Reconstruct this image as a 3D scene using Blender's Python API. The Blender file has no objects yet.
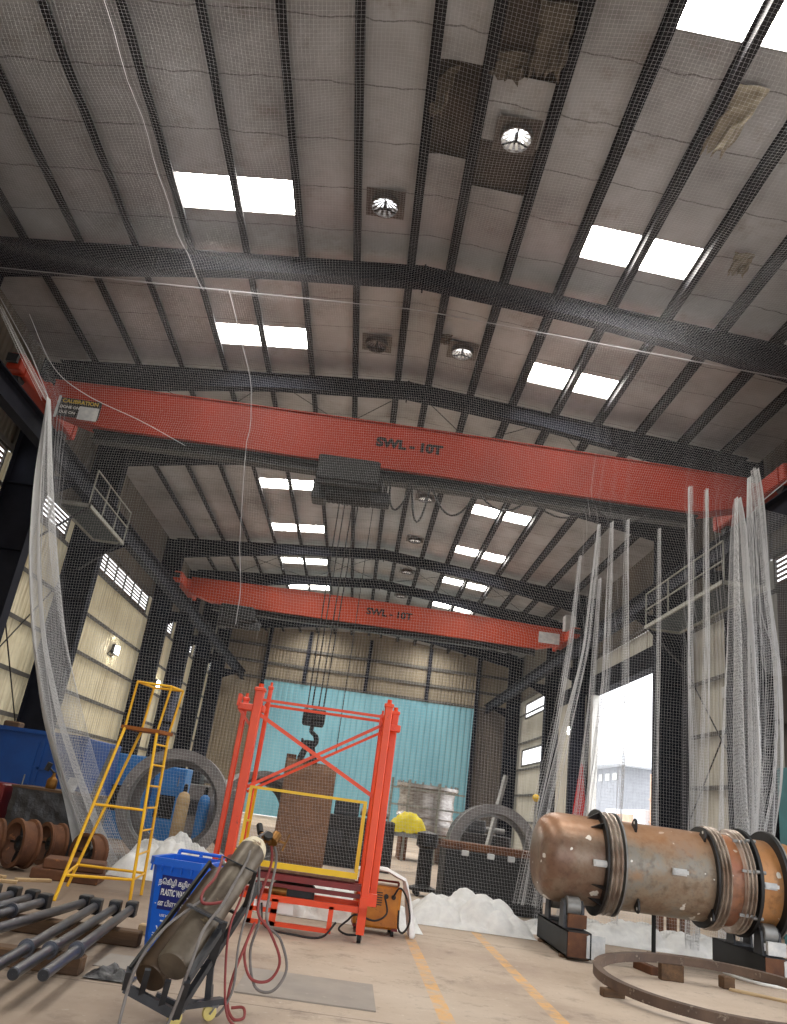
import bpy, math, random
import numpy as np
from mathutils import Vector, Matrix, Quaternion
random.seed(7); rng = np.random.default_rng(11)
SC = bpy.context.scene; COL = SC.collection
PI = math.pi
sin, cos = math.sin, math.cos

# ------------------------------------------------------------------ materials
def lin(c):
    c = [x / 255 for x in c]
    return tuple(x / 12.92 if x <= .04045 else ((x + .055) / 1.055) ** 2.4 for x in c) + (1,)

class NT:
    def __init__(s, name):
        s.m = bpy.data.materials.new(name); s.m.use_nodes = True
        s.t = s.m.node_tree; s.t.nodes.clear()
        s.out = s.t.nodes.new('ShaderNodeOutputMaterial')
    def n(s, typ, **kw):
        nd = s.t.nodes.new(typ)
        for k, v in kw.items():
            if k == 'ins':
                for kk, vv in v.items(): nd.inputs[kk].default_value = vv
            else: setattr(nd, k, v)
        return nd
    def l(s, a, b): s.t.links.new(a, b)
    def coords(s, scale=(1, 1, 1)):
        tc = s.n('ShaderNodeTexCoord'); mp = s.n('ShaderNodeMapping')
        mp.inputs['Scale'].default_value = scale
        s.l(tc.outputs['Object'], mp.inputs['Vector']); return mp.outputs['Vector']
    def noise(s, vec, scale, detail=5, rough=.6):
        nz = s.n('ShaderNodeTexNoise', ins={'Scale': scale, 'Detail': detail, 'Roughness': rough})
        s.l(vec, nz.inputs['Vector']); return nz.outputs['Fac']
    def ramp(s, fac, stops):
        r = s.n('ShaderNodeValToRGB'); e = r.color_ramp.elements
        e[0].position, e[0].color = stops[0]; e[1].position, e[1].color = stops[-1]
        for p, c in stops[1:-1]:
            x = e.new(p); x.color = c
        s.l(fac, r.inputs['Fac']); return r.outputs['Color']
    def mix(s, fac, a, b, mode='MIX'):
        m = s.n('ShaderNodeMix', data_type='RGBA', blend_type=mode)
        for i, v in ((0, fac), (6, a), (7, b)):
            if hasattr(v, 'links'): s.l(v, m.inputs[i])
            else: m.inputs[i].default_value = v
        return m.outputs[2]
    def math(s, op, a, b=None):
        m = s.n('ShaderNodeMath', operation=op)
        for i, v in ((0, a), (1, b)):
            if v is None: continue
            if hasattr(v, 'links'): s.l(v, m.inputs[i])
            else: m.inputs[i].default_value = v
        return m.outputs[0]

def mat(name, c1, c2=None, scale=3., rough=.6, metal=0., bump=.0, stretch=(1, 1, 1), wear=None, wear_lo=.58, wear_scale=6., trans=0., detail=5, spec=.5):
    """two tones broken up by noise, an optional third tone in worn patches"""
    T = NT(name); v = T.coords(stretch)
    c2 = c2 or c1
    nz = T.noise(v, scale, detail)
    col = T.ramp(nz, [(.32, lin(c1)), (.68, lin(c2))])
    if wear:
        wz = T.noise(v, wear_scale, 6, .7)
        f = T.ramp(wz, [(wear_lo, (0, 0, 0, 1)), (wear_lo + .07, (1, 1, 1, 1))])
        col = T.mix(f, col, lin(wear))
    p = T.n('ShaderNodeBsdfPrincipled', ins={'Roughness': rough, 'Metallic': metal, 'Specular IOR Level': spec})
    T.l(col, p.inputs['Base Color'])
    if bump:
        b = T.n('ShaderNodeBump', ins={'Strength': bump, 'Distance': .02})
        T.l(T.noise(v, scale * 4, 6), b.inputs['Height']); T.l(b.outputs[0], p.inputs['Normal'])
    o = p.outputs[0]
    if trans:
        tr = T.n('ShaderNodeBsdfTranslucent'); T.l(col, tr.inputs['Color'])
        ms = T.n('ShaderNodeMixShader', ins={0: trans}); T.l(o, ms.inputs[1]); T.l(tr.outputs[0], ms.inputs[2]); o = ms.outputs[0]
    T.l(o, T.out.inputs[0]); return T.m

def emit(name, c, st):
    T = NT(name); e = T.n('ShaderNodeEmission', ins={'Color': lin(c), 'Strength': st})
    T.l(e.outputs[0], T.out.inputs[0]); return T.m

M = {}
M['steel_dark'] = mat('dark_blue_painted_steel', (24, 25, 34), (34, 36, 46), 1.5, .75, .0, wear=(50, 47, 48), wear_lo=.68, spec=.15)
M['purlin'] = mat('grey_painted_purlin', (28, 28, 33), (48, 46, 48), 1., .7, .0, stretch=(1, .3, 1), spec=.2)
M['girt'] = mat('dusty_grey_girt', (70, 68, 66), (98, 94, 88), 2., .6)
M['crane'] = mat('crane_orange_red', (164, 44, 11), (142, 38, 12), .7, .65, wear=(118, 36, 22), wear_lo=.66, wear_scale=2)
M['crane2'] = mat('crane_red_orange', (182, 62, 22), (158, 52, 20), .7, .5, wear=(120, 44, 30), wear_lo=.66, wear_scale=2)
M['black'] = mat('black_paint', (14, 14, 16), (26, 26, 28), 4, .6)
M['letter_black'] = mat('stencil_black', (22, 12, 14), None, 3, .7)
M['dark'] = mat('dark_greasy_metal', (24, 24, 27), (50, 48, 48), 5, .5, .3)
M['orange'] = mat('orange_red_machine_paint', (240, 78, 18), (224, 64, 14), 2, .4, wear=(170, 48, 24), wear_lo=.66, wear_scale=5)
M['darkred'] = mat('dark_red_machine_paint', (128, 28, 26), (98, 20, 20), 2, .45)
M['yellow'] = mat('guard_yellow', (244, 202, 14), (232, 184, 8), 2, .4)
M['ladder'] = mat('ladder_yellow', (242, 190, 28), (228, 170, 20), 3, .5, wear=(150, 100, 30), wear_lo=.64)
M['ladder_plate'] = mat('brown_orange_tread', (160, 92, 20), (128, 70, 16), 3, .7)
M['bin'] = mat('blue_bin_plastic', (14, 92, 204), (20, 104, 216), 2, .35)
M['bin_dark'] = mat('navy_panel', (18, 30, 110), None, 2, .4)
M['white'] = mat('white_paint', (236, 236, 232), None, 2, .5)
M['letter_yellow'] = mat('yellow_lettering', (200, 170, 50), None, 2, .6)
M['cyl'] = mat('dirty_brown_cylinder', (96, 76, 56), (50, 40, 33), 3, .45, .35, stretch=(1, 1, 1), wear=(112, 92, 68), wear_lo=.6)
M['cyl_grey'] = mat('scuffed_grey_cylinder', (124, 114, 100), (70, 58, 48), 3, .45, .35, wear=(140, 124, 98), wear_lo=.6)
M['cream'] = mat('chipped_cream_paint', (226, 214, 184), (196, 180, 150), 5, .5, wear=(116, 90, 64), wear_lo=.62)
M['frame_grey'] = mat('grey_trolley_steel', (66, 68, 72), (44, 44, 48), 5, .5, .3)
M['brass'] = mat('brass', (150, 104, 44), (106, 72, 32), 8, .4, .7)
M['chrome'] = mat('bare_steel', (190, 190, 190), (140, 140, 142), 8, .3, .8)
M['hose_red'] = mat('faded_red_hose', (150, 66, 62), (126, 50, 50), 3, .6)
M['hose_grey'] = mat('grey_hose', (128, 122, 118), (98, 92, 90), 3, .6)
M['cable'] = mat('black_rubber_cable', (30, 28, 28), None, 3, .6)
M['castor'] = mat('pale_yellow_wheel', (214, 196, 120), None, 4, .5)
M['rubber'] = mat('black_rubber', (26, 26, 28), None, 4, .7)
M['welder'] = mat('rusty_amber_paint', (196, 124, 22), (160, 92, 18), 4, .5, wear=(104, 58, 20), wear_lo=.6)
M['cloth'] = mat('white_cloth', (236, 234, 232), (222, 220, 220), 4, .9, bump=.3)
M['shaft'] = mat('turned_grey_steel', (92, 95, 103), (70, 73, 82), 3, .3, .6)
M['shaft_end'] = mat('black_oiled_steel', (26, 27, 31), (40, 40, 44), 6, .45, .4)
M['timber'] = mat('old_timber', (112, 84, 58), (74, 54, 38), 3, .8, stretch=(.4, 4, 4), bump=.3)
M['timber_pale'] = mat('pale_timber', (206, 178, 136), (176, 148, 110), 3, .8, stretch=(.6, 4, 4))
M['rust'] = mat('brown_rust', (116, 76, 50), (84, 54, 40), 4, .75, .2, bump=.3, wear=(150, 98, 60), wear_lo=.6)
M['rust_plate'] = mat('speckled_brown_plate', (146, 110, 86), (114, 86, 68), 9, .8, .1, bump=.4, wear=(152, 118, 96), wear_lo=.58, wear_scale=22)
M['ring_brown'] = mat('brown_flame_cut_ring', (112, 92, 78), (78, 64, 58), 3, .6, .2, wear=(150, 136, 122), wear_lo=.6)
M['ringsteel'] = mat('dark_grey_ring_steel', (134, 130, 128), (102, 98, 98), 3, .6, .1, wear=(160, 154, 148), wear_lo=.64)
M['galv'] = mat('pale_grey_steel', (150, 150, 148), (118, 118, 118), 4, .45, .4)
M['silver'] = mat('bright_machined_shell', (196, 192, 188), (140, 130, 126), 4, .35, .5, stretch=(1, 1, 4))
M['tarp_yellow'] = mat('yellow_sheet', (232, 214, 50), (206, 184, 30), 5, .6, bump=.5)
M['blue_deep'] = mat('deep_blue_cabin_paint', (8, 74, 150), (6, 60, 128), 2, .5, wear=(26, 88, 150), wear_lo=.66)
M['blue_light'] = mat('light_blue_paint', (60, 132, 196), (46, 112, 178), 2, .5, wear=(120, 176, 214), wear_lo=.66)
M['plastic_black'] = mat('black_plastic_wrap', (34, 34, 38), (66, 66, 70), 5, .3, bump=.6)
M['red_cloth'] = mat('bright_red_cloth', (226, 34, 34), (196, 22, 26), 4, .8, trans=.3)
M['teal'] = mat('teal_paint', (44, 108, 116), (36, 92, 100), 3, .5)
M['paper'] = mat('white_paper', (216, 216, 214), (176, 180, 184), 6, .8)
M['sheet_steel'] = mat('flat_steel_sheet', (158, 148, 138), (140, 132, 124), 2, .6, 0., wear=(166, 154, 142), wear_lo=.62)
M['vent_metal'] = mat('vent_aluminium', (120, 112, 106), (84, 78, 74), 4, .45, .5)
M['grating'] = mat('grey_green_grating', (84, 92, 92), (66, 72, 74), 4, .6)
M['rail_grey'] = mat('pale_handrail', (150, 150, 140), (124, 124, 116), 4, .6)
M['shutter'] = mat('peach_shutter', (226, 186, 160), (214, 170, 144), 2, .7)
M['shed'] = mat('grey_shed_wall', (166, 168, 174), (150, 152, 158), 2, .7)
M['shed_white'] = mat('white_shed_wall', (226, 230, 236), None, 2, .7)
M['shed_red'] = mat('red_fascia', (214, 110, 104), None, 2, .7)
M['lamp'] = emit('lamp_glow', (255, 252, 240), 60)
M['arc'] = emit('welding_arc', (190, 225, 255), 40)
M['skylight'] = emit('daylit_skylight_sheet', (255, 251, 242), 26)
M['blue_back'] = mat('pale_blue_sheet', (112, 166, 184), (130, 184, 200), .5, .55, stretch=(1, 1, .4))
M['ground'] = mat('pale_concrete', (206, 202, 196), (186, 182, 176), .5, .9)  # outdoor slab, pale in its own colour

# vessel steel: brown, rust and blue-grey mill scale with white rubbed marks
def vessel_mat(name, c1, c2, c3, c4):
    T = NT(name); v = T.coords()
    col = T.ramp(T.noise(v, 1.6, 7, .65), [(.3, lin(c1)), (.46, lin(c2)), (.56, lin(c3)), (.72, lin(c4))])
    col = T.mix(T.ramp(T.noise(v, 9, 5), [(.5, (0, 0, 0, 1)), (.75, (.5, .5, .5, 1))]), col, lin((60, 46, 40)))
    mk = T.ramp(T.noise(v, 5.5, 2, .4), [(.69, (0, 0, 0, 1)), (.70, (1, 1, 1, 1))])
    col = T.mix(mk, col, lin((228, 224, 216)))
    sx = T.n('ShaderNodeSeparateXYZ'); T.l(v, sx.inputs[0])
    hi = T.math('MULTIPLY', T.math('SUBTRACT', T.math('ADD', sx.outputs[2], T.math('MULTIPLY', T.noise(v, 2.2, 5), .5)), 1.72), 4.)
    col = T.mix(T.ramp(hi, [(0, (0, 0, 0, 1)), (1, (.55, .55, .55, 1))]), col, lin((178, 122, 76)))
    p = T.n('ShaderNodeBsdfPrincipled', ins={'Roughness': .36, 'Metallic': .22}); T.l(col, p.inputs['Base Color'])
    b = T.n('ShaderNodeBump', ins={'Strength': .12, 'Distance': .02}); T.l(T.noise(v, 18, 5), b.inputs['Height']); T.l(b.outputs[0], p.inputs['Normal'])
    T.l(p.outputs[0], T.out.inputs[0]); return T.m
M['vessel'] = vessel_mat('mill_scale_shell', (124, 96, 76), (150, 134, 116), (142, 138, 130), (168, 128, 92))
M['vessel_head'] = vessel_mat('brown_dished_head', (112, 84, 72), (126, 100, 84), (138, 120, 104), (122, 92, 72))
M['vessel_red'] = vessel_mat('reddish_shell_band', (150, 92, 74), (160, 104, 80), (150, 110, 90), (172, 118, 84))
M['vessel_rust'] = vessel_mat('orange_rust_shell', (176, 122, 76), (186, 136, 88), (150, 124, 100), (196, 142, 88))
M['bellows'] = mat('polished_bellows', (214, 204, 194), (160, 142, 128), 4, .25, .6)

# floor: stained concrete slab with joints, two worn yellow lines
def floor_mat():
    T = NT('stained_concrete'); v = T.coords()
    big = T.noise(v, .35, 6, .6)
    col = T.ramp(big, [(.3, lin((150, 130, 114))), (.5, lin((184, 166, 148))), (.7, lin((200, 184, 168)))])
    sp = T.noise(v, 2.2, 8, .75)
    col = T.mix(T.ramp(sp, [(.54, (0, 0, 0, 1)), (.72, (.7, .7, .7, 1))]), col, lin((104, 90, 80)))
    st = T.noise(v, 9, 6, .8)
    col = T.mix(T.ramp(st, [(.58, (0, 0, 0, 1)), (.8, (.8, .8, .8, 1))]), col, lin((92, 80, 72)))
    st = T.noise(v, 14, 4, .7)
    col = T.mix(T.ramp(st, [(.6, (0, 0, 0, 1)), (.75, (.5, .5, .5, 1))]), col, lin((222, 214, 202)))
    sx = T.n('ShaderNodeSeparateXYZ'); T.l(v, sx.inputs[0]); X, Y = sx.outputs[0], sx.outputs[1]
    brown_left = T.math('MULTIPLY', T.math('SUBTRACT', T.math('ADD', T.math('MULTIPLY', T.noise(v, .8, 6, .65), 3.), -1.9), X), .35)
    brown_left = T.math('MULTIPLY', brown_left, T.math('LESS_THAN', Y, 40.))
    col = T.mix(T.ramp(brown_left, [(0, (0, 0, 0, 1)), (1, (.72, .72, .72, 1))]), col, lin((104, 84, 68)))  # floor turns darker and browner to the left, broken by noise
    def line(c, hw):
        d = T.math('ABSOLUTE', T.math('SUBTRACT', X, c)); return T.math('LESS_THAN', d, hw)
    wear = T.ramp(T.noise(v, 5, 6, .75), [(.42, (.12, .12, .12, 1)), (.6, (.75, .75, .75, 1))])
    for c in (1.08, 2.2):
        f = T.math('MULTIPLY', T.math('MULTIPLY', line(c, .07), wear), T.math('LESS_THAN', Y, 16.))
        col = T.mix(f, col, lin((226, 168, 84)))
    jy = T.math('LESS_THAN', T.math('ABSOLUTE', T.math('SUBTRACT', T.math('MODULO', T.math('ADD', Y, 40.3), 5.), 2.5)), .012)
    col = T.mix(T.math('MULTIPLY', jy, .55), col, lin((90, 78, 70)))
    p = T.n('ShaderNodeBsdfPrincipled', ins={'Roughness': .72}); T.l(col, p.inputs['Base Color'])
    b = T.n('ShaderNodeBump', ins={'Strength': .25, 'Distance': .01}); T.l(sp, b.inputs['Height']); T.l(b.outputs[0], p.inputs['Normal'])
    T.l(p.outputs[0], T.out.inputs[0]); return T.m
M['floor'] = floor_mat()

# ceiling: silvery foil blanket, transverse laps, brown stains
def ceiling_mat():
    T = NT('foil_insulation'); v = T.coords()
    n1 = T.noise(v, .45, 6, .6)
    col = T.ramp(n1, [(.3, lin((136, 135, 135))), (.5, lin((170, 170, 171))), (.7, lin((192, 194, 197)))])
    n2 = T.noise(v, 1.1, 7, .7)
    col = T.mix(T.ramp(n2, [(.56, (0, 0, 0, 1)), (.76, (.7, .7, .7, 1))]), col, lin((128, 112, 98)))
    sx = T.n('ShaderNodeSeparateXYZ'); T.l(v, sx.inputs[0])
    wob = T.math('MULTIPLY', T.noise(v, 1.5, 3), .22)
    yy = T.math('ADD', sx.outputs[1], wob)
    lap = T.math('LESS_THAN', T.math('MODULO', T.math('ADD', yy, 40.), 1.22), .028)
    col = T.mix(T.math('MULTIPLY', lap, .6), col, lin((64, 56, 52)))
    p = T.n('ShaderNodeBsdfPrincipled', ins={'Roughness': .45, 'Metallic': .25}); T.l(col, p.inputs['Base Color'])
    b = T.n('ShaderNodeBump', ins={'Strength': .5, 'Distance': .06}); T.l(T.noise(v, 3.2, 5), b.inputs['Height']); T.l(b.outputs[0], p.inputs['Normal'])
    T.l(p.outputs[0], T.out.inputs[0]); return T.m
M['ceiling'] = ceiling_mat()
M['roof_sheet'] = mat('bare_brown_roof_sheet', (82, 72, 64), (56, 49, 44), 1.2, .7, bump=.2)
M['flap'] = mat('torn_insulation', (104, 94, 82), (74, 66, 58), 3, .8, bump=.5)
M['flap_pale'] = mat('torn_insulation_pale', (150, 140, 122), (120, 110, 94), 3, .8, bump=.5)

# cladding: dusty cream sheets, grime streaks, a little daylight through them
def clad_mat(name, c1, c2, c3, tr):
    T = NT(name); v = T.coords((1, 1, 1)); vs = T.coords((3., 3., .16))
    col = T.ramp(T.noise(v, .5, 5), [(.32, lin(c1)), (.68, lin(c2))])
    col = T.mix(T.ramp(T.noise(vs, 1.6, 6, .7), [(.5, (0, 0, 0, 1)), (.72, (.75, .75, .75, 1))]), col, lin(c3))
    p = T.n('ShaderNodeBsdfPrincipled', ins={'Roughness': .6}); T.l(col, p.inputs['Base Color'])
    t = T.n('ShaderNodeBsdfTranslucent'); T.l(col, t.inputs['Color'])
    ms = T.n('ShaderNodeMixShader', ins={0: tr}); T.l(p.outputs[0], ms.inputs[1]); T.l(t.outputs[0], ms.inputs[2])
    T.l(ms.outputs[0], T.out.inputs[0]); return T.m
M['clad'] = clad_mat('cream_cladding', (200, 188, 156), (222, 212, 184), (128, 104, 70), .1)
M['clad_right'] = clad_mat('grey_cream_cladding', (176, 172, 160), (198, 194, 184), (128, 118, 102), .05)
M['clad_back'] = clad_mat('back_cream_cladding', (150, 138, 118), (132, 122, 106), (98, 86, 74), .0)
M['clad_upper'] = clad_mat('dark_upper_cladding', (122, 114, 100), (100, 94, 86), (78, 68, 56), .0)  # darker tone for the wall sheets above the louvres
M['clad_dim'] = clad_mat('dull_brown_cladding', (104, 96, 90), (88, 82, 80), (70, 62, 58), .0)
M['louvre'] = mat('brown_louvre_blade', (120, 96, 82), (96, 76, 66), 3, .6)
M['net_bunch'] = mat('bunched_white_net', (246, 246, 244), (232, 232, 232), 9, .9, bump=.4, trans=.12)
M['net'] = mat('white_net_twine', (206, 206, 210), (190, 190, 194), 1, .6, trans=.3)
M['net_fold'] = mat('gathered_white_net', (240, 240, 240), (228, 228, 230), 1, .7, trans=.35)

# ------------------------------------------------------------------ geometry
def V(*a): return Vector(a)
class MB:
    def __init__(s): s.v = []; s.f = []
    def add(s, vs, fs):
        b = len(s.v); s.v += [tuple(x) for x in vs]; s.f += [tuple(b + i for i in f) for f in fs]; return s
    def box(s, c, d, rot=None):
        hx, hy, hz = d[0] / 2, d[1] / 2, d[2] / 2; c = Vector(c)
        vs = [Vector((x, y, z)) for x in (-hx, hx) for y in (-hy, hy) for z in (-hz, hz)]
        if rot is not None: vs = [rot @ p for p in vs]
        return s.add([c + p for p in vs], [(0, 1, 3, 2), (4, 6, 7, 5), (0, 4, 5, 1), (2, 3, 7, 6), (0, 2, 6, 4), (1, 5, 7, 3)])
    def bb(s, x0, x1, y0, y1, z0, z1): return s.box(((x0 + x1) / 2, (y0 + y1) / 2, (z0 + z1) / 2), (x1 - x0, y1 - y0, z1 - z0))
    def bev(s, c, d, b, rot=None):
        """box with chamfered vertical and horizontal edges"""
        c = Vector(c); h = [x / 2 for x in d]; pts = []; fs = []
        R8 = lambda hx, hy, bb: [(-hx + bb, -hy), (hx - bb, -hy), (hx, -hy + bb), (hx, hy - bb), (hx - bb, hy), (-hx + bb, hy), (-hx, hy - bb), (-hx, -hy + bb)]
        for z, i in ((-h[2], b), (-h[2] + b, 0), (h[2] - b, 0), (h[2], b)):
            pts += [Vector((x, y, z)) for x, y in R8(h[0] - i, h[1] - i, b)]
        for k in range(3):
            for j in range(8): fs.append((k * 8 + j, k * 8 + (j + 1) % 8, k * 8 + 8 + (j + 1) % 8, k * 8 + 8 + j))
        fs += [tuple(range(7, -1, -1)), tuple(range(24, 32))]
        if rot is not None: pts = [rot @ p for p in pts]
        return s.add([c + p for p in pts], fs)
    def bar(s, p, q, w, h=None, up=(0, 0, 1)):
        p, q = Vector(p), Vector(q); h = h or w; d = (q - p)
        z = d.normalized(); u = Vector(up)
        if abs(z.dot(u)) > .98: u = Vector((0, 1, 0))
        x = u.cross(z).normalized(); y = z.cross(x)
        R = Matrix((x, y, z)).transposed()
        return s.box((p + q) / 2, (w, h, d.length), R)
    def tube(s, pts, r, n=8, closed=False):
        pts = [Vector(p) for p in pts]; N = len(pts); rr = r if hasattr(r, '__len__') else [r] * N
        t = []
        for i in range(N):
            a = pts[(i - 1) % N] if (i or closed) else pts[i]; b = pts[(i + 1) % N] if (i < N - 1 or closed) else pts[i]
            t.append((b - a).normalized())
        u = Vector((0, 0, 1)) if abs(t[0].z) < .9 else Vector((1, 0, 0))
        u = (u - t[0] * u.dot(t[0])).normalized(); vs = []; fs = []
        for i in range(N):
            u = (u - t[i] * u.dot(t[i]))
            u = u.normalized() if u.length > 1e-6 else t[i].orthogonal().normalized()
            w = t[i].cross(u)
            vs += [pts[i] + (u * cos(2 * PI * k / n) + w * sin(2 * PI * k / n)) * rr[i] for k in range(n)]
        for i in range(N if closed else N - 1):
            j = (i + 1) % N
            for k in range(n): fs.append((i * n + k, i * n + (k + 1) % n, j * n + (k + 1) % n, j * n + k))
        if not closed: fs += [tuple(range(n - 1, -1, -1)), tuple((N - 1) * n + k for k in range(n))]
        return s.add(vs, fs)
    def cyl(s, p, q, r, n=16): return s.tube([p, q], r, n)
    def lathe(s, prof, o=(0, 0, 0), d=(0, 0, 1), n=32, ref=None, a0=0, a1=2 * PI):
        """prof: (axial, radius); open profile"""
        o = Vector(o); z = Vector(d).normalized(); x = Vector(ref) if ref else z.orthogonal(); x = (x - z * x.dot(z)).normalized(); y = z.cross(x)
        full = abs(a1 - a0 - 2 * PI) < 1e-6; m = n if full else n + 1; vs = []; fs = []
        for a, r in prof:
            for k in range(m):
                t = a0 + (a1 - a0) * k / n; vs.append(o + z * a + (x * cos(t) + y * sin(t)) * max(r, 1e-4))
        for i in range(len(prof) - 1):
            for k in range(n):
                k2 = (k + 1) % m; fs.append((i * m + k, i * m + k2, (i + 1) * m + k2, (i + 1) * m + k))
        return s.add(vs, fs)
    def ring(s, o, d, ri, ro, a0, a1, n=40, ref=None, t0=0, t1=2 * PI):
        s.lathe([(a0, ri), (a0, ro), (a1, ro), (a1, ri), (a0, ri)], o, d, n, ref, t0, t1)
        return s
    def prism(s, poly, p0, p1):
        """poly: 3D points of one face; extruded by p1-p0"""
        d = Vector(p1) - Vector(p0); n = len(poly); a = [Vector(p) for p in poly]
        return s.add(a + [p + d for p in a], [tuple(range(n - 1, -1, -1)), tuple(range(n, 2 * n))] + [(i, (i + 1) % n, n + (i + 1) % n, n + i) for i in range(n)])
    def grid(s, P):
        P = np.asarray(P); a, b = P.shape[:2]
        return s.add(P.reshape(-1, 3).tolist(), [(i * b + j, i * b + j + 1, (i + 1) * b + j + 1, (i + 1) * b + j) for i in range(a - 1) for j in range(b - 1)])
    def build(s, name, m, parent=None, smooth=None, off=None):
        me = bpy.data.meshes.new(name)
        vs = s.v if off is None else [(a - off[0], b - off[1], c - off[2]) for a, b, c in s.v]
        me.from_pydata(vs, [], s.f); me.materials.append(M[m] if isinstance(m, str) else m)
        if smooth:
            me.polygons.foreach_set('use_smooth', [True] * len(me.polygons)); me.set_sharp_from_angle(angle=math.radians(smooth))
        me.update()
        o = bpy.data.objects.new(name, me); COL.objects.link(o)
        if parent: o.parent = parent
        return o

def tag(o, label, cat, group=None):
    o['label'] = label; o['category'] = cat
    if group: o['group'] = group
    return o
def thing(name, label, cat, loc=(0, 0, 0), rz=0, group=None):
    o = bpy.data.objects.new(name, None); COL.objects.link(o); o.empty_display_size = .2
    o.location = loc; o.rotation_euler = (0, 0, rz); return tag(o, label, cat, group)
def struct(o): o['kind'] = 'structure'; return o
def dup(o, parent=None):
    c = o.copy(); COL.objects.link(c)
    if parent: c.parent = parent
    for ch in list(o.children): dup(ch, c)
    return c
def spline(pts, n=8):
    """Catmull-Rom through pts"""
    P = [Vector(p) for p in pts]; P = [P[0] * 2 - P[1]] + P + [P[-1] * 2 - P[-2]]; out = []
    for i in range(1, len(P) - 2):
        for k in range(n):
            t = k / n; a, b, c, d = P[i - 1:i + 3]
            out.append(.5 * ((2 * b) + (c - a) * t + (2 * a - 5 * b + 4 * c - d) * t * t + (3 * b - a - 3 * c + d) * t ** 3))
    return out + [P[-2]]
def text(s, size, name, m, parent, origin, xdir, ydir, depth=.004, bold=0., align='CENTER', squeeze=1.):
    cu = bpy.data.curves.new('t', 'FONT'); cu.body = s; cu.size = size; cu.extrude = depth; cu.offset = bold; cu.align_x = align; cu.align_y = 'CENTER'
    ob = bpy.data.objects.new('t', cu); COL.objects.link(ob); bpy.context.view_layer.update()
    me = bpy.data.meshes.new_from_object(ob); COL.objects.unlink(ob); bpy.data.objects.remove(ob)
    x = Vector(xdir).normalized(); y = Vector(ydir).normalized(); z = x.cross(y)
    o = Vector(origin)
    for v in me.vertices: c = v.co.copy(); v.co = o + x * c.x * squeeze + y * c.y + z * c.z
    me.materials.clear(); me.materials.append(M[m]); me.name = name
    r = bpy.data.objects.new(name, me); COL.objects.link(r); r.parent = parent; return r
def threads(name, lines, radius, m, parent=None, n=3):
    """twine as thin three-sided prisms, one mesh"""
    n = max(n, 3); VS, FS, base = [], [], 0
    for Lp in lines:
        Lp = np.asarray([tuple(p) for p in Lp], dtype=np.float64); T = np.gradient(Lp, axis=0); T /= np.linalg.norm(T, axis=1)[:, None] + 1e-9
        ref = np.array([0, 1., 0]) if abs(T[:, 1]).mean() < .8 else np.array([1., 0, 0])
        A = np.cross(T, ref); A /= np.linalg.norm(A, axis=1)[:, None] + 1e-9; B_ = np.cross(T, A)
        k = np.arange(n) * 2 * PI / n
        ringv = Lp[:, None, :] + radius * (A[:, None, :] * np.cos(k)[None, :, None] + B_[:, None, :] * np.sin(k)[None, :, None])
        N = len(Lp); VS.append(ringv.reshape(-1, 3)); i = np.arange(N - 1)[:, None] * n; j = np.arange(n)[None, :]; j2 = (j + 1) % n
        FS.append((np.stack([i + j, i + j2, i + n + j2, i + n + j], -1) + base).reshape(-1, 4)); base += N * n
    VS = np.concatenate(VS).astype(np.float32); FS = np.concatenate(FS).astype(np.int32)
    me = bpy.data.meshes.new(name); me.vertices.add(len(VS)); me.vertices.foreach_set('co', VS.ravel())
    me.loops.add(FS.size); me.loops.foreach_set('vertex_index', FS.ravel()); me.polygons.add(len(FS))
    me.polygons.foreach_set('loop_start', np.arange(len(FS), dtype=np.int32) * 4)
    me.update(calc_edges=True); me.materials.append(M[m]); o = bpy.data.objects.new(name, me); COL.objects.link(o)
    if parent: o.parent = parent
    return o

# ------------------------------------------------------------------ the hall
HW, Y0, Y1 = 10.45, -4., 56.
RZ = lambda x: 13.3 - .09 * abs(x)                     # roof underside
RAFT = [4.1, 14.43, 19.57, 24.75, 35.4, 40.75, 46.2, 51.6]

struct(MB().bb(-11, 11, -4.5, 56.3, -.2, 0).build('floor', 'floor'))
g = MB(); g.bb(-70, 140, -80, 160, -.45, -.21); struct(g.build('ground', 'ground'))

PX = [-.35 - 1.235 * k for k in range(8)] + [.55 + 1.25 * k for k in range(8)]
def sky_cells():
    out = []
    for k in range(-1, 9):
        yc = 12.75 + 5.2 * k
        if k == 7: yc = 49.0
        if k == 8: yc = 53.7
        out.append((yc - .5, yc + .5))
    return out
SKY = sky_cells()
LX = [(-5.29, -4.055), (-4.055, -2.82)]; RX = [(3.05, 4.30), (4.30, 5.55)]
VENTS = [(1.3, 10.5), (1.3, 17.6), (1.3, 22.9), (-1.0, 22.9), (1.3, 28.2), (1.3, 33.4), (1.3, 38.6), (1.3, 43.6), (-1.0, 12.67)]
TORN = [(.55, 1.8, 7.3, 9.35), (-.35, .55, 9.3, 11.3), (.55, 1.8, 10.75, 11.9)]
xs = sorted(set([-HW, 0., HW, -.35, .55, 1.8] + [a for p in LX + RX for a in p] + [-7.6, 7.6] + [v[0] + q for v in VENTS for q in (-.26, .26)]))
ys = sorted(set([Y0, Y1] + [a for p in SKY for a in p] + [a for t in TORN for a in t[2:]] + [float(k) for k in range(-2, 56, 3)] + [v[1] + q for v in VENTS for q in (-.26, .26)]))
ce, rs = MB(), MB()
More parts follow.
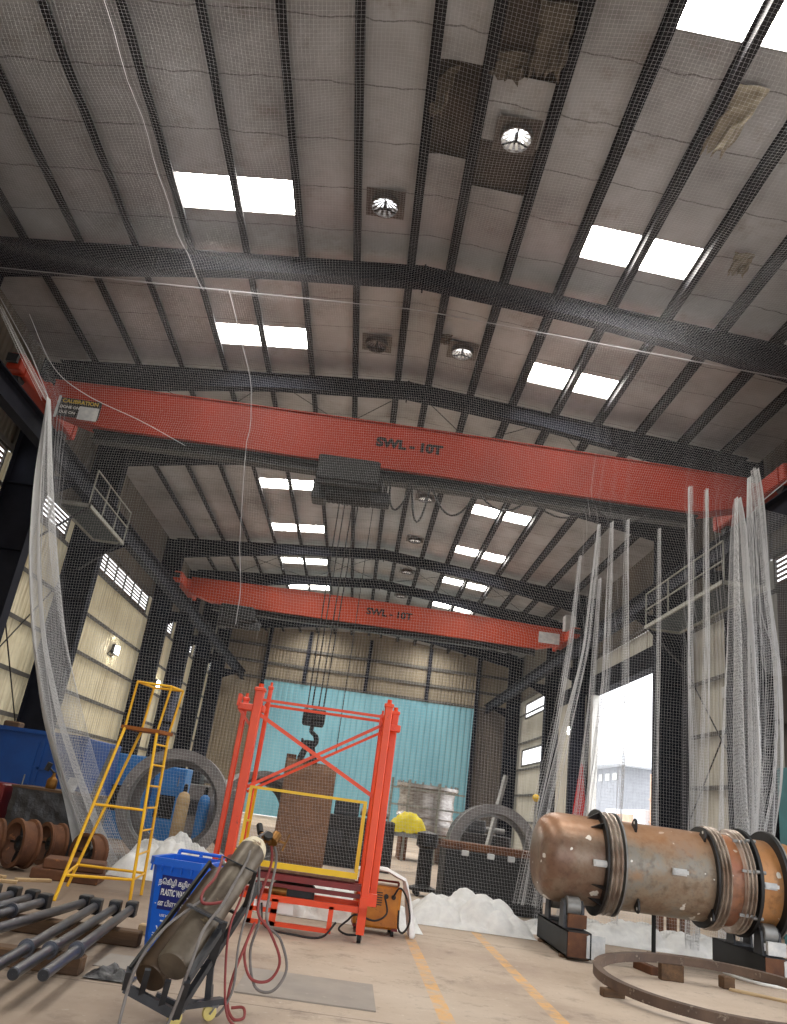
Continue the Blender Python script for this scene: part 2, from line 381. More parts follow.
for i in range(len(xs) - 1):
    for j in range(len(ys) - 1):
        a, b, c, d = xs[i], xs[i + 1], ys[j], ys[j + 1]; mx, my = (a + b) / 2, (c + d) / 2
        if any(p[0] < mx < p[1] for p in LX + RX) and any(p[0] < my < p[1] for p in SKY): continue
        if any(abs(mx - v[0]) < .26 and abs(my - v[1]) < .26 for v in VENTS): continue
        q = lambda dz: [(a, c, RZ(a) + dz), (b, c, RZ(b) + dz), (b, d, RZ(b) + dz), (a, d, RZ(a) + dz)]
        rs.add(q(.1), [(0, 1, 2, 3)])
        if any(t[0] < mx < t[1] and t[2] < my < t[3] for t in TORN): continue
        ce.add(q(0), [(0, 3, 2, 1)])
struct(ce.build('ceiling', 'ceiling'))
# bare corrugated roof sheet over the insulation
struct(rs.build('roof_sheet', 'roof_sheet'))
n = 0
for (c, d) in SKY:
    for (a, b) in LX + RX:
        n += 1; w = MB()
        w.add([(a + .04, c, RZ(a + .04) + .09), (b - .04, c, RZ(b - .04) + .09), (b - .04, d, RZ(b - .04) + .09), (a + .04, d, RZ(a + .04) + .09)], [(0, 1, 2, 3)])
        o = struct(w.build('window_%d' % n, 'skylight'))
        f = MB()
        for y in (c, d): f.bar((a, y, RZ(a) + .05), (b, y, RZ(b) + .05), .03, .1)
        for x in (a + .02, b - .02): f.bar((x, c, RZ(x) + .05), (x, d, RZ(x) + .05), .03, .1)
        f.build('skylight_frame', 'galv', o)
# purlins: Z sections on the rafters, one object each
for x in PX:
    p = MB(); z = RZ(x) - .02
    p.bb(x - .012, x + .012, Y0, Y1, z - .2, z); p.bb(x - .03, x + .12, Y0, Y1, z - .215, z - .2); p.bb(x - .075, x + .012, Y0, Y1, z, z + .01); p.bb(x + .11, x + .12, Y0, Y1, z - .2, z - .17)
    struct(p.build('roof_purlin', 'purlin'))
# rafters: tapered I beams, haunched to the columns
def raft_pts(off):
    top, bot = [], []
    for x in np.linspace(-9.9, 9.9, 41):
        t = RZ(x) - .235; a = abs(x)
        dep = .46 + (.0 if a < 3.5 else .42 * ((a - 3.5) / 5.8) ** 1.3)
        top.append((x, t)); bot.append((x, t - dep))
    return top, bot
for y in RAFT:
    top, bot = raft_pts(0); m = MB()
    for i in range(len(top) - 1):
        (xa, ta), (xb, tb) = top[i], top[i + 1]; (_, ba), (_, b2) = bot[i], bot[i + 1]
        for yy, flip in ((y - .006, 0), (y + .006, 1)):
            m.add([(xa, yy, ba), (xb, yy, b2), (xb, yy, tb), (xa, yy, ta)], [(0, 1, 2, 3) if not flip else (3, 2, 1, 0)])
        for z0, z1, s in ((ba, b2, .022), (ta, tb, -.022)):
            m.add([(xa, y - .14, z0), (xb, y - .14, z1), (xb, y + .14, z1), (xa, y + .14, z0), (xa, y - .14, z0 + s), (xb, y - .14, z1 + s), (xb, y + .14, z1 + s), (xa, y + .14, z0 + s)],
                  [(3, 2, 1, 0), (4, 5, 6, 7), (0, 1, 5, 4), (2, 3, 7, 6)])
    for x in (-9.0, -6, -3, 0, 3, 6, 9.0):
        z = RZ(x) - .25; m.bb(x - .008, x + .008, y - .13, y + .13, z - (.45 if abs(x) < 4 else .55), z)
    m.bb(-.02, .02, y - .14, y + .14, RZ(0) - .78, RZ(0) - .2)
    struct(m.build('roof_rafter', 'steel_dark'))
    for sx in (-1, 1):
        if sx > 0 and y == 46.2: continue
        XI = sx * (9.25 if y < 30 else 9.42); c = MB(); zt = RZ(9.7) - .3
        c.bb(sx * 10.28 - .012, sx * 10.28 + .012, y - .2, y + .2, 0, zt); c.bb(XI - .012, XI + .012, y - .2, y + .2, 0, zt)
        a, b = sorted((sx * 10.28, XI)); c.bb(a, b, y - .01, y + .01, 0, zt)
        for z in (1.9, 4.2, 6.5, 8.3): c.bb(a, b, y - .19, y + .19, z, z + .015)
        struct(c.build('steel_column', 'steel_dark'))
# roof bracing rods
for (ya, yb) in ((19.57, 24.75), (35.4, 40.75)):
    for x0, x1 in ((-3.9, .2), (.2, 4.3), (4.3, 8.2), (-8, -3.9)):
        for a, b in ((x0, x1), (x1, x0)):
            struct(MB().cyl((a, ya, RZ(a) - .36), (b, yb, RZ(b) - .36), .014, 6).build('brace_rod', 'dark'))

# cladding: trapezoid sheets
def clad(mb, side, y0, y1, z0, z1, pitch=.25, along='y', sgn=1):
    t = []; y = y0
    prof = [(0, 0), (.12, 0), (.16, .035), (.21, .035)]
    while y < y1 - 1e-6:
        for dy, dx in prof:
            if y + dy <= y1: t.append((y + dy, dx))
        y += pitch
    t.append((y1, 0))
    vs, fs = [], []
    for yy, dx in t:
        for z in (z0, z1): vs.append((side + sgn * dx, yy, z) if along == 'y' else (yy, side + sgn * dx, z))
    for i in range(len(t) - 1): fs.append((2 * i, 2 * i + 2, 2 * i + 3, 2 * i + 1))
    mb.add(vs, fs)
LZ0, LZ1 = 8.36, 9.2
bays = [(4.4, 14.1), (14.75, 19.3), (19.85, 24.45), (25.05, 35.1), (35.7, 40.45), (41.05, 45.9), (46.5, 51.3), (51.9, 55.7)]
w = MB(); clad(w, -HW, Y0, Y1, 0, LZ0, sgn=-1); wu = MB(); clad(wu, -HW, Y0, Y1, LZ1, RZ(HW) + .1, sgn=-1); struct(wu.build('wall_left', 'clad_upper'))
prev = Y0
for a, b in bays + [(Y1, Y1)]: clad(w, -HW, prev, a, LZ0, LZ1, sgn=-1); prev = b
struct(w.build('wall_left', 'clad'))
DY0, DY1, DZ = 25.1, 34.9, 7.5
RO = [(3.0, 14.0, 0., DZ), (DY0, DY1, 0., DZ), (45.2, 50.4, 8.0, 8.9), (45.2, 50.6, 5.1, 6.05)]
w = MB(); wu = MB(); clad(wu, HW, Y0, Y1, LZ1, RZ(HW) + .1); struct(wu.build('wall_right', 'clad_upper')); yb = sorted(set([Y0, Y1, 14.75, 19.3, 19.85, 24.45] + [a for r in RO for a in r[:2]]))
wd_ = MB()
for a, b in zip(yb[:-1], yb[1:]):
    m_ = (a + b) / 2; holes = sorted([r[2:] for r in RO if r[0] < m_ < r[1]] + ([(LZ0, LZ1)] if (any(p < m_ < q for p, q in bays[1:3])) else [])); z = 0
    for h in holes:
        if h[0] > z: clad(wd_ if 14.0 <= a < 19. else w, HW, a, b, z, h[0])
        z = h[1]
    if z < LZ1: clad(w, HW, a, b, z, LZ1)
struct(w.build('wall_right', 'clad_right')); struct(wd_.build('wall_right', 'clad_dim'))
w = MB(); clad(w, Y0, -HW, HW, 7.0, 13.4, along='x'); clad(w, Y0, -HW, -6.0, 0, 7.0, along='x'); struct(w.build('wall_front', 'clad_right'))
d = MB(); d.bb(10.2, 10.5, 13.9, 14.15, 0, DZ + .3); d.bb(10.2, 10.5, 2.75, 3.0, 0, DZ + .3); d.bb(10.2, 10.5, 2.75, 14.15, DZ, DZ + .3); struct(d.build('door_4', 'steel_dark'))
# louvre windows
def louvre(side, a, b, k):
    f = MB(); s = .06 if side > 0 else -.06
    for z in (LZ0, LZ1): f.bb(side - .03, side + .03, a, b, z - .04, z + .04)
    nn = max(2, int((b - a) / 1.2))
    for i in range(nn + 1): y = a + (b - a) * i / nn; f.bb(side - .03, side + .03, y - .03, y + .03, LZ0, LZ1)
    o = struct(f.build('window_%d' % k, 'girt'))
    m = MB(); z = LZ0 + .08
    sg = 1 if side > 0 else -1
    while z < LZ1 - .06:
        m.prism([(side + sg * .04, a, z), (side + sg * .0, a, z + .05), (side + sg * .0, a, z + .056), (side + sg * .04, a, z + .006)], (0, a, 0), (0, b, 0)); z += .135
    m.build('louvre_blades', 'louvre', o)
k = n
for a, b in bays: k += 1; louvre(-HW, a, b, k)
for a, b in bays[1:3]: k += 1; louvre(HW, a, b, k)
for r in RO[2:]:
    k += 1; f = MB(); a, b, c, d = r
    for z in (c, d): f.bb(HW - .04, HW + .04, a, b, z - .05, z + .05)
    for y in (a, b): f.bb(HW - .04, HW + .04, y - .05, y + .05, c, d)
    o = struct(f.build('window_%d' % k, 'girt'))
# girts
for sx, zs in ((-1, (1.9, 2.75, 3.95, 5.35, 6.7, 8.25, 9.3, 10.8)), (1, (1.9, 3.4, 4.9, 6.5, 8.25, 9.3, 10.8))):
    for z in zs:
        segs = [(Y0, Y1)] if sx < 0 or z > DZ + .8 else [(Y0, 2.9), (14.1, DY0 - .15), (DY1 + .15, Y1)]
        if sx > 0 and 5.1 < z < 6.1: segs = [(Y0, 2.9), (14.1, DY0 - .15), (DY1 + .15, 45.0), (50.8, Y1)]
        for a, b in segs:
            x = sx * 10.36; m = MB(); m.bb(x - .07, x + .07, a, b, z - .012, z); x2 = x - sx * .07; m.bb(x2 - .006, x2 + .006, a, b, z - .13, z)
            struct(m.build('wall_girt', 'girt'))
for sx in (-1, 1):      # diagonal wall bracing rods
    for a, b in ((14.6, 19.4), (19.7, 24.6)):
        for p, q in ((a, b), (b, a)):
            struct(MB().cyl((sx * 10.2, p, 2.2), (sx * 10.2, q, 7.0), .02, 6).build('brace_rod', 'dark'))
# back wall: cream above, pale blue sliding door below
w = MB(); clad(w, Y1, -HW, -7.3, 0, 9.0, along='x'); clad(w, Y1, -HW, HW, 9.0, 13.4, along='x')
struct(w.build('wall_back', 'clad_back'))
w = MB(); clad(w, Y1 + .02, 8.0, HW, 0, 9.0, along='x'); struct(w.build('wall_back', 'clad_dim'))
for z in (9.0, 10.1, 11.3): struct(MB().bb(-HW, HW, Y1 - .12, Y1 - .02, z - .1, z + .1).build('wall_girt', 'girt'))
for x in (-7.3, -4.4, 0, 4.4, 8.0): struct(MB().bb(x - .12, x + .12, Y1 - .3, Y1 - .02, 9.0 if abs(x) < 7 else 0, 12.7).build('steel_column', 'steel_dark'))
d = MB(); clad(d, Y1 - .1, -7.2, 7.9, .05, 8.9, .4, along='x'); struct(d.build('door_1', 'blue_back'))
# side door: frame, lintel, rolled-aside leaf
d = MB(); d.bb(10.2, 10.5, DY1 - .1, DY1 + .25, 0, DZ + .3); d.bb(10.2, 10.5, DY0 - .25, DY0, 0, DZ + .3)
struct(d.build('door_2', 'white'))
struct(MB().bb(10.05, 10.5, DY0 - .3, 42.0, DZ, DZ + .75).build('trim_1', 'steel_dark'))
d = MB(); clad(d, 10.02, DY1 + .3, 40.0, .05, DZ, .3); struct(d.build('door_3', 'clad_right'))
# crane runway beams on brackets, both sides
for sx in (-1, 1):
    m = MB(); x = sx * 8.7
    m.bb(x - .16, x + .16, Y0, Y1 - .2, 9.2, 9.23); m.bb(x - .14, x + .14, Y0, Y1 - .2, 8.66, 8.69); m.bb(x - .01, x + .01, Y0, Y1 - .2, 8.69, 9.2)
    m.bb(x - .035, x + .035, Y0, Y1 - .2, 9.23, 9.3)
    struct(m.build('crane_runway_beam', 'steel_dark'))
    for y in RAFT:
        if sx > 0 and y == 46.2: continue
        XI = sx * (9.25 if y < 30 else 9.42); a, b = sorted((XI + sx * .01, sx * 8.5)); mm = MB(); mm.bb(a, b, y - .12, y + .12, 8.61, 8.66)
        mm.prism([(XI, y - .01, 8.61), (sx * 8.5, y - .01, 8.61), (sx * 8.5, y - .01, 8.5), (XI, y - .01, 8.05)], (0, 0, 0), (0, .02, 0)); struct(mm.build('column_bracket', 'steel_dark'))
# access platforms beside the runways
def platform(x0, x1, y0, y1, z, label, inner):
    t = thing('crane_access_platform', label, 'platform', ((x0 + x1) / 2, (y0 + y1) / 2, z))
    L = t.location; m = MB(); m.bb(x0, x1, y0, y0 + .06, z - .1, z); m.bb(x0, x1, y1 - .06, y1, z - .1, z); m.bb(x0, x0 + .06, y0, y1, z - .1, z); m.bb(x1 - .06, x1, y0, y1, z - .1, z)
    m.build('deck_frame', 'rail_grey', t, off=L)
    m = MB(); y = y0 + .1
    while y < y1 - .08: m.bb(x0 + .05, x1 - .05, y, y + .03, z - .05, z - .01); y += .07
    m.build('deck_grating', 'grating', t, off=L)
    m = MB(); xr = inner
    for i in range(4): y = y0 + (y1 - y0) * i / 3; m.cyl((xr, y, z), (xr, y, z + 1.0), .022, 8)
    for h in (.5, 1.0): m.cyl((xr, y0, z + h), (xr, y1, z + h), .022, 8)
    m.build('handrail', 'rail_grey', t, off=L)
    s = 1 if inner > 0 else -1
    for y in (y0 + .1, y1 - .1): MB().bar((inner + s * .05, y, z - .1), (s * (abs(inner) + 1.1), y, z - 1.1), .05).build('knee_brace', 'frame_grey', t, off=L)
    return t
platform(-9.2, -8.2, 20.2, 23.6, 8.28, 'steel grating walkway with pale handrail high beside the cream louvred wall', -8.25)
platform(8.1, 9.2, 17.4, 22.6, 7.7, 'grey grating platform high beside the big doorway, seen through hanging net folds', 8.15)

# roof ventilators: throat ring, curved spokes, glimpse of turbine blades
def vent(x, y, label, lit, g=None):
    t = thing('roof_ventilator', label, 'roof vent', (x, y, RZ(x) - .16), 0, g)
    MB().ring((0, 0, 0), (0, 0, 1), .27, .30, 0, .2, 32).build('throat_ring', 'vent_metal', t, 40)
    m = MB(); N_ = 32
    for k in range(N_):
        a, b2 = 2 * PI * k / N_, 2 * PI * (k + 1) / N_; sq = lambda t: .40 / max(abs(cos(t)), abs(sin(t)))
        m.add([(.28 * cos(a), .28 * sin(a), .12), (sq(a) * cos(a), sq(a) * sin(a), .12), (sq(b2) * cos(b2), sq(b2) * sin(b2), .12), (.28 * cos(b2), .28 * sin(b2), .12)], [(0, 1, 2, 3)])
    m.build('roof_collar', 'vent_metal', t)
    b = MB()
    for k in range(14):
        a = 2 * PI * k / 14; b.add([(.05 * cos(a), .05 * sin(a), .19), (.27 * cos(a - .1), .27 * sin(a - .1), .06), (.27 * cos(a + .13), .27 * sin(a + .13), .06), (.05 * cos(a + .3), .05 * sin(a + .3), .19)], [(0, 1, 2, 3), (3, 2, 1, 0)])
    b.build('turbine_blades', M['vent_lit'] if lit else M['vent_dim'], t)
    s = MB()
    for k in range(3):
        a = 2 * PI * k / 3 + .5; s.bar((0, 0, .0), (.28 * cos(a), .28 * sin(a), .02), .025)
    s.cyl((0, 0, -.02), (0, 0, .18), .03, 10); s.build('spider', 'dark', t)
M['vent_lit'] = mat('daylight_painted_blades', (250, 246, 240), None, 3, .4, trans=.6)  # blades under open sky: daylight put into a near-white colour
M['vent_dim'] = mat('shade_painted_blades', (110, 100, 94), (74, 68, 64), 6, .4, trans=.12)  # the same blades with shade put into a darker colour
for x, y, l, lit in ((-1.0, 12.67, 'round roof vent with dim blades between the ridge and the nearest pair of skylight panes', 0), (1.3, 10.5, 'bright round roof vent beside torn insulation near the ridge', 1),
                     (-1.0, 17.86, 'dim disc roof vent just before the second rafter', 0), (1.3, 17.6, 'lit round roof vent with a brown stain just before the second rafter', 1),
                     (1.3, 22.9, 'small bright roof vent peeking over the near crane girder', 1), (-1.0, 22.9, 'small roof vent peeking over the near crane girder by the hoist', 1), (1.3, 28.2, 'small lit roof vent just past the near crane, above hanging cable loops', 1),
                     (1.3, 33.4, 'small lit roof vent just before the fourth dark rafter', 1), (1.3, 38.6, 'small lit roof vent between the two distant rafters', 1), (1.3, 43.6, 'small lit roof vent just above the far crane girder', 1)):
    vent(x, y, l, lit)
for (x, y) in ((1.3, 33.4), (1.3, 38.6), (1.3, 43.6), (1.3, 28.2)):
    pass
# torn insulation hanging from the roof
def flap(pts, label, m, z0, curl):
    """pts: outline (x, y, drop); a crumpled hanging sheet with thickness"""
    P = []; a, b, c, d = [Vector(p) for p in pts]
    for i in range(13):
        u = i / 12; row = []; rag = .68 + .32 * abs(sin(5.3 * u + 1) * cos(11 * u))
        for j in range(13):
            v = j / 12 * rag; p = (a.lerp(b, u)).lerp(d.lerp(c, u), v)
            e = .10 * (sin(9 * u + 3 * v * 2) + .7 * sin(17 * u + 1.3)) * v + .04 * sin(23 * v + 7 * u)
            row.append((p.x + .5 * e, p.y + e * curl, p.z + .35 * e))
        P.append(row)
    o = MB().grid(P).build('hanging_insulation', m, None, 60)
    md = o.modifiers.new('s', 'SOLIDIFY'); md.thickness = .008
    return tag(o, label, 'insulation')
z = RZ(1.2)
flap([(1.15, 8.0, z - .02), (1.75, 8.0, z - .02), (1.72, 8.9, z - .75), (1.2, 9.1, z - .45)], 'ragged brown insulation flap hanging from the torn ridge panel at the top', 'flap', z, .6)
flap([(.6, 8.9, z - .02), (1.2, 8.9, z - .02), (1.15, 9.4, z - .25), (.6, 9.35, z - .2)], 'short dark insulation tatter along the torn edge above the bright roof vent', 'flap', z, .6)
flap([(-.33, 9.6, z), (.1, 9.3, z), (-.1, 10.2, z - .35), (-.3, 10.3, z - .2)], 'dark drooping insulation strip between the twin ridge purlins', 'flap', z, .5)
z = RZ(4.95) - .03
flap([(4.4, 8.6, z - .02), (4.95, 8.6, z - .05), (4.6, 9.7, z - .62), (4.33, 9.9, z - .3)], 'pale torn insulation rag hanging below the topmost bright skylight', 'flap_pale', z, .6)
z = RZ(6.4) - .08
flap([(6.0, 12.0, z - .02), (6.4, 12.0, z - .02), (6.35, 12.4, z - .35), (6.05, 12.5, z - .25)], 'small crumpled insulation scrap by the roof edge beyond the skylights', 'flap_pale', z, .8)
flap([(.62, 16.9, RZ(1) - .1), (.95, 16.9, RZ(1) - .1), (.95, 17.2, RZ(1) - .3), (.7, 17.2, RZ(1) - .25)], 'little brown insulation scrap beside the stained roof vent', 'flap', z, .8)

# ------------------------------------------------------------------ cranes
def crane(y, zb, zt, m, label, near):
    t = thing('overhead_crane', label, 'bridge crane', (0, y, 9.0)); L = Vector((0, y, 9.0))
    g = MB(); xs_ = np.linspace(-8.45, 8.45, 35); w = .27
    pr = []
    for x in xs_:
        e = max(0, abs(x) - 7.2) / 1.25; b = zb + .34 * e; tp = zt - .10 * (x / 8.45) ** 2
        pr.append((x, b, tp))
    for (xa, ba, ta), (xb, b2, tb) in zip(pr[:-1], pr[1:]):
        g.add([(xa, y - w, ba), (xb, y - w, b2), (xb, y - w, tb), (xa, y - w, ta), (xa, y + w, ba), (xb, y + w, b2), (xb, y + w, tb), (xa, y + w, ta)], [(0, 1, 2, 3), (7, 6, 5, 4), (3, 2, 6, 7), (4, 5, 1, 0)])
        g.add([(xa, y - w - .05, ta), (xb, y - w - .05, tb), (xb, y + w + .05, tb), (xa, y + w + .05, ta), (xa, y - w - .05, ta + .025), (xb, y - w - .05, tb + .025), (xb, y + w + .05, tb + .025), (xa, y + w + .05, ta + .025)], [(3, 2, 1, 0), (4, 5, 6, 7), (0, 1, 5, 4), (2, 3, 7, 6)])
    for s in (0, -1):
        x, b, tp = pr[s]; g.add([(x, y - w, b), (x, y + w, b), (x, y + w, tp), (x, y - w, tp)], [(0, 1, 2, 3), (3, 2, 1, 0)])
    g.build('bridge_girder', m, t, off=L)
    f = MB(); f.bb(-7.3, 7.3, y - .16, y + .16, zb - .05, zb - .01); f.bb(-7.3, 7.3, y - .012, y + .012, zb - .24, zb - .05); f.bb(-7.3, 7.3, y - .16, y + .16, zb - .27, zb - .24)
    f.build('trolley_track', 'dark', t, off=L)
    for sx in (-1, 1):
        x = sx * 8.7; e = MB(); e.bev((x, y, 9.68), (.34, 3.6, .42), .03)
        for yy in (y - 1.55, y + 1.55): e.bb(x - .2, x + .2, yy - .02, yy + .02, 9.44, 9.86)
        e.bb(x - .25, x + .25, y - .45, y + .45, 9.5, 9.95)
        ec = e.build('end_carriage', m, t, off=L)
        for yy in (y - 1.4, y + 1.4): MB().cyl((x - .06, yy, 9.476), (x + .06, yy, 9.476), .17, 20).build('wheel', 'dark', ec, 40, off=L)
        for yy in (y - 1.95, y + 1.86):
            MB().bb(x - .12, x + .12, yy, yy + .09, 9.58, 9.78).build('buffer', 'rubber', ec, off=L)
    return t
cr = crane(17.0, 9.05, 10.2, 'crane', 'near orange-red overhead crane girder stencilled SWL 10T spanning the hall', 1); L = Vector((0, 17, 9))
text('SWL - 10T', .31, 'capacity_lettering', 'letter_black', cr, Vector((.23, 16.722, 9.70)) - L, (1, 0, 0), (0, 0, 1), .002, .02, squeeze=1.15)
sp = MB().bb(-8.18, -7.2, 16.70, 16.725, 9.2, 9.68).build('calibration_plate', 'black', cr, off=L)
text('CALIBRATION', .135, 'plate_heading', 'letter_yellow', sp, Vector((-7.7, 16.697, 9.6)) - L, (1, 0, 0), (0, 0, 1), .001, .003)
text('DONE ON', .1, 'plate_line', 'white', sp, Vector((-7.92, 16.697, 9.44)) - L, (1, 0, 0), (0, 0, 1), .001, .001)
text('DUE ON', .1, 'plate_line', 'white', sp, Vector((-7.95, 16.697, 9.3)) - L, (1, 0, 0), (0, 0, 1), .001, .001)
MB().bb(-7.68, -7.22, 16.68, 16.699, 9.16, 9.5).build('paper_label', 'paper', sp, off=L)
MB().bb(-8.24, -8.19, 16.69, 16.72, 9.15, 9.72).build('plate_edge', 'paper', sp, off=L)
c2 = crane(34.3, 9.05, 10.15, 'crane2', 'distant orange overhead crane girder near the far end wall', 0); L2 = Vector((0, 34.3, 9))
text('SWL - 10T', .42, 'capacity_lettering', 'letter_black', c2, Vector((.6, 34.02, 9.66)) - L2, (1, 0, 0), (0, 0, 1), .002, .016, squeeze=1.1)
MB().bb(7.4, 8.35, 34.0, 34.025, 9.35, 9.85).build('calibration_plate', 'paper', c2, off=L2)
MB().bev((8.75, 34.0, 10.35), (.5, .4, .75), .03).build('control_box', 'paper', c2, off=L2)

def hoist(x, y, zt, hook_z, label, block=True):
    t = thing('crane_hoist', label, 'hoist', (x, y, zt)); L = t.location.copy()
    m = MB(); m.bev((x, y - .02, zt - .16), (1.5, .9, .2), .02)
    for dx in (-.6, .6):
        for dy in (-.2, .2): m.bb(x + dx - .12, x + dx + .12, y + dy * 1.1 - .02, y + dy * 1.1 + .02, zt - .1, zt + .16)
    m.build('trolley_frame', 'dark', t, off=L)
    for dx in (-.6, .6):
        for dy in (-.12, .12): MB().cyl((x + dx, y + dy - .03, zt + .155), (x + dx, y + dy + .03, zt + .155), .08, 16).build('trolley_wheel', 'dark', t, 40, off=L)
    m = MB(); m.cyl((x - .55, y, zt - .42), (x + .5, y, zt - .42), .22, 24)
    for i in range(9): m.ring((x - .5 + .11 * i, y, zt - .42), (1, 0, 0), .2, .235, 0, .05, 24)
    m.build('rope_drum', 'dark', t, 40, off=L)
    m = MB(); m.cyl((x + .5, y, zt - .42), (x + .95, y, zt - .42), .19, 20)
    for i in range(10): a = 2 * PI * i / 10; m.bar((x + .52, y + .19 * cos(a), zt - .42 + .19 * sin(a)), (x + .9, y + .19 * cos(a), zt - .42 + .19 * sin(a)), .02)
    m.build('motor', 'frame_grey', t, 40, off=L)
    MB().bev((x - .72, y, zt - .42), (.34, .5, .5), .03).build('gearbox', 'dark', t, off=L)
    MB().bev((x - .1, y - .52, zt - .02), (1.45, .3, .60), .03).build('electric_panel', 'black', t, off=L); MB().bb(x - .8, x + .62, y - .6, y - .44, zt - .4, zt - .33).build('buffer_bar', 'dark', t, off=L)
    if not block: return t
    for dx in (-.17, -.07, .07, .17):
        MB().cyl((x + dx * 1.3, y + dx * .3, zt - .5), (x + dx, y, hook_z + .28), .014, 6).build('wire_rope', 'cable', t, off=L)
    b = MB(); b.lathe([(-.13, .02), (-.13, .16), (-.09, .19), (-.06, .19), (-.05, .1), (.05, .1), (.06, .19), (.09, .19), (.13, .16), (.13, .02)], (x - .09, y, hook_z + .1), (1, 0, 0), 24)
    b.lathe([(-.12, .02), (-.12, .15), (.12, .15), (.12, .02)], (x + .12, y, hook_z + .1), (1, 0, 0), 24)
    b.bev((x, y, hook_z + .06), (.46, .2, .34), .03)
    hb = b.build('hook_block', 'dark', t, 40, off=L)
    pts = [(x, y, hook_z - .1), (x, y, hook_z - .22), (x + .1, y, hook_z - .3), (x + .13, y, hook_z - .42), (x + .05, y, hook_z - .53), (x - .07, y, hook_z - .53), (x - .14, y, hook_z - .45), (x - .17, y, hook_z - .38)]
    MB().tube(spline(pts, 5), [.045] * 10 + [.055] * 16 + list(np.linspace(.055, .02, 10)), 10).build('hook', 'dark', hb, 60, off=L)
    return t
hoist(-1.0, 17.0, 8.74, 3.1, 'near dark rope hoist with its hook block lowered over the yellow guard rail')
MB_ = MB().tube([(-.42, 17.0, 8.7), (-.42, 17.0, 2.55)], .009, 6)
tag(MB_.build('pendant_cable', 'cable'), 'thin black pendant cable hanging straight down beside the hoist ropes', 'cable')
hoist(-6.0, 34.3, 8.74, 6, 'small far hoist under the distant crane girder', False)
# festoon cable loops under the near girder
pts = [(-.1, 16.6, 8.72), (-.05, 16.6, 8.2), (.1, 16.6, 7.98), (.3, 16.6, 8.3), (.35, 16.6, 8.78)]
fc = MB().tube(spline(pts, 6), .025, 6)
for a, b, dz in ((.86, 1.95, .72), (.4, .86, 1.0), (1.95, 3.2, .42), (3.2, 4.7, .38), (4.7, 6.0, .3)):
    q = [(a + (b - a) * u, 16.6, 8.76 - dz * (1 - (2 * u - 1) ** 2)) for u in np.linspace(0, 1, 11)]; fc.tube(q, .025, 6)
fo = tag(fc.build('festoon_cable', 'cable', None, 60), 'black festoon cable looped along the underside of the near crane girder', 'cable')
for a in (-.1, .35, .86, 1.95, 3.2, 4.7, 6.0): MB().bb(a - .05, a + .05, 16.55, 16.72, 8.74, 8.79).build('cable_hanger', 'dark', fo)

# ------------------------------------------------------------------ lamps on the walls
def flood(x, y, z, label, power, sx):
    t = thing('floodlight', label, 'floodlight', (x, y, z))
    MB().bev((sx * .03, 0, 0), (.14, .5, .4), .03).build('housing', 'frame_grey', t)
    MB().bev((-sx * .09, 0, 0), (.02, .42, .32), .008).build('lens', 'lamp' if power > 100 else 'paper', t)
    m = MB(); m.bar((sx * .05, -.28, -.05), (sx * .2, -.28, -.25), .03); m.bar((sx * .05, .28, -.05), (sx * .2, .28, -.25), .03); m.bar((sx * .2, -.3, -.25), (sx * .2, .3, -.25), .03); m.build('bracket', 'dark', t)
    if power < 100: return
    li = bpy.data.lights.new('floodlight_glow', 'SPOT'); li.energy = power; li.spot_size = 2.6; li.spot_blend = .6; li.shadow_soft_size = .15; li.color = (1, .97, .9)
    o = bpy.data.objects.new('floodlight_bulb', li); COL.objects.link(o); o.parent = t; o.location = (-sx * .2, 0, 0)
    o.rotation_euler = Vector((-sx, 0, -.55)).to_track_quat('-Z', 'Y').to_euler()
flood(-10.26, 31.8, 6.08, 'lit floodlight on the louvred cream wall, nearest of that row', 500, -1)
flood(-10.26, 39.3, 5.77, 'lit floodlight between the two dark columns past the ladder top', 500, -1)
flood(-10.26, 48.9, 5.82, 'lit floodlight farthest along the louvred cream wall', 600, -1)
flood(9.85, 37.0, 6.05, 'lit floodlight beside the open doorway on the sliding leaf', 500, 1)
flood(10.26, 21.8, 5.9, 'small unlit floodlight on the braced wall bay behind hanging net', 60, 1)

# ------------------------------------------------------------------ waste bin
t = thing('waste_bin', 'blue plastic waste bin with white lettering behind the leaning gas cylinders', 'bin', (-1.51, 8.62, 0), math.radians(-9)); pass
def rr(w, d, z, y=0, b=.05):
    w, d = w / 2, d / 2; return [(-w + b, y - d, z), (w - b, y - d, z), (w, y - d + b, z), (w, y + d - b, z), (w - b, y + d, z), (-w + b, y + d, z), (-w, y + d - b, z), (-w, y - d + b, z)]
m = MB(); st = [rr(.42, .42, .03), rr(.44, .46, .12), rr(.53, .58, .80), rr(.50, .55, .80), rr(.41, .42, .14)]
for s in st: m.v += s
for k in range(4):
    for j in range(8): m.f.append((k * 8 + j, k * 8 + (j + 1) % 8, k * 8 + 8 + (j + 1) % 8, k * 8 + 8 + j))
m.f += [tuple(range(7, -1, -1)), tuple(range(32, 40))]
m.build('body', 'bin', t)
m = MB(); a, b, c, d = rr(.60, .64, .79, b=.06), rr(.60, .64, .86, b=.06), rr(.50, .55, .86), rr(.50, .55, .79)
for s in (a, b, c, d): m.v += s
for k in range(4):
    for j in range(8): m.f.append((k * 8 + j, k * 8 + (j + 1) % 8, ((k + 1) % 4) * 8 + (j + 1) % 8, ((k + 1) % 4) * 8 + j))
for i in range(6): m.bb(-.25 + .1 * i - .006, -.25 + .1 * i + .006, -.335, -.31, .74, .8)
m.build('rim', 'bin', t)
m = MB(); m.cyl((-.24, .345, .895), (.24, .345, .895), .018, 10)
for x in (-.24, 0, .24): m.bar((x, .31, .84), (x, .345, .895), .03)
m.build('handle', 'bin', t)
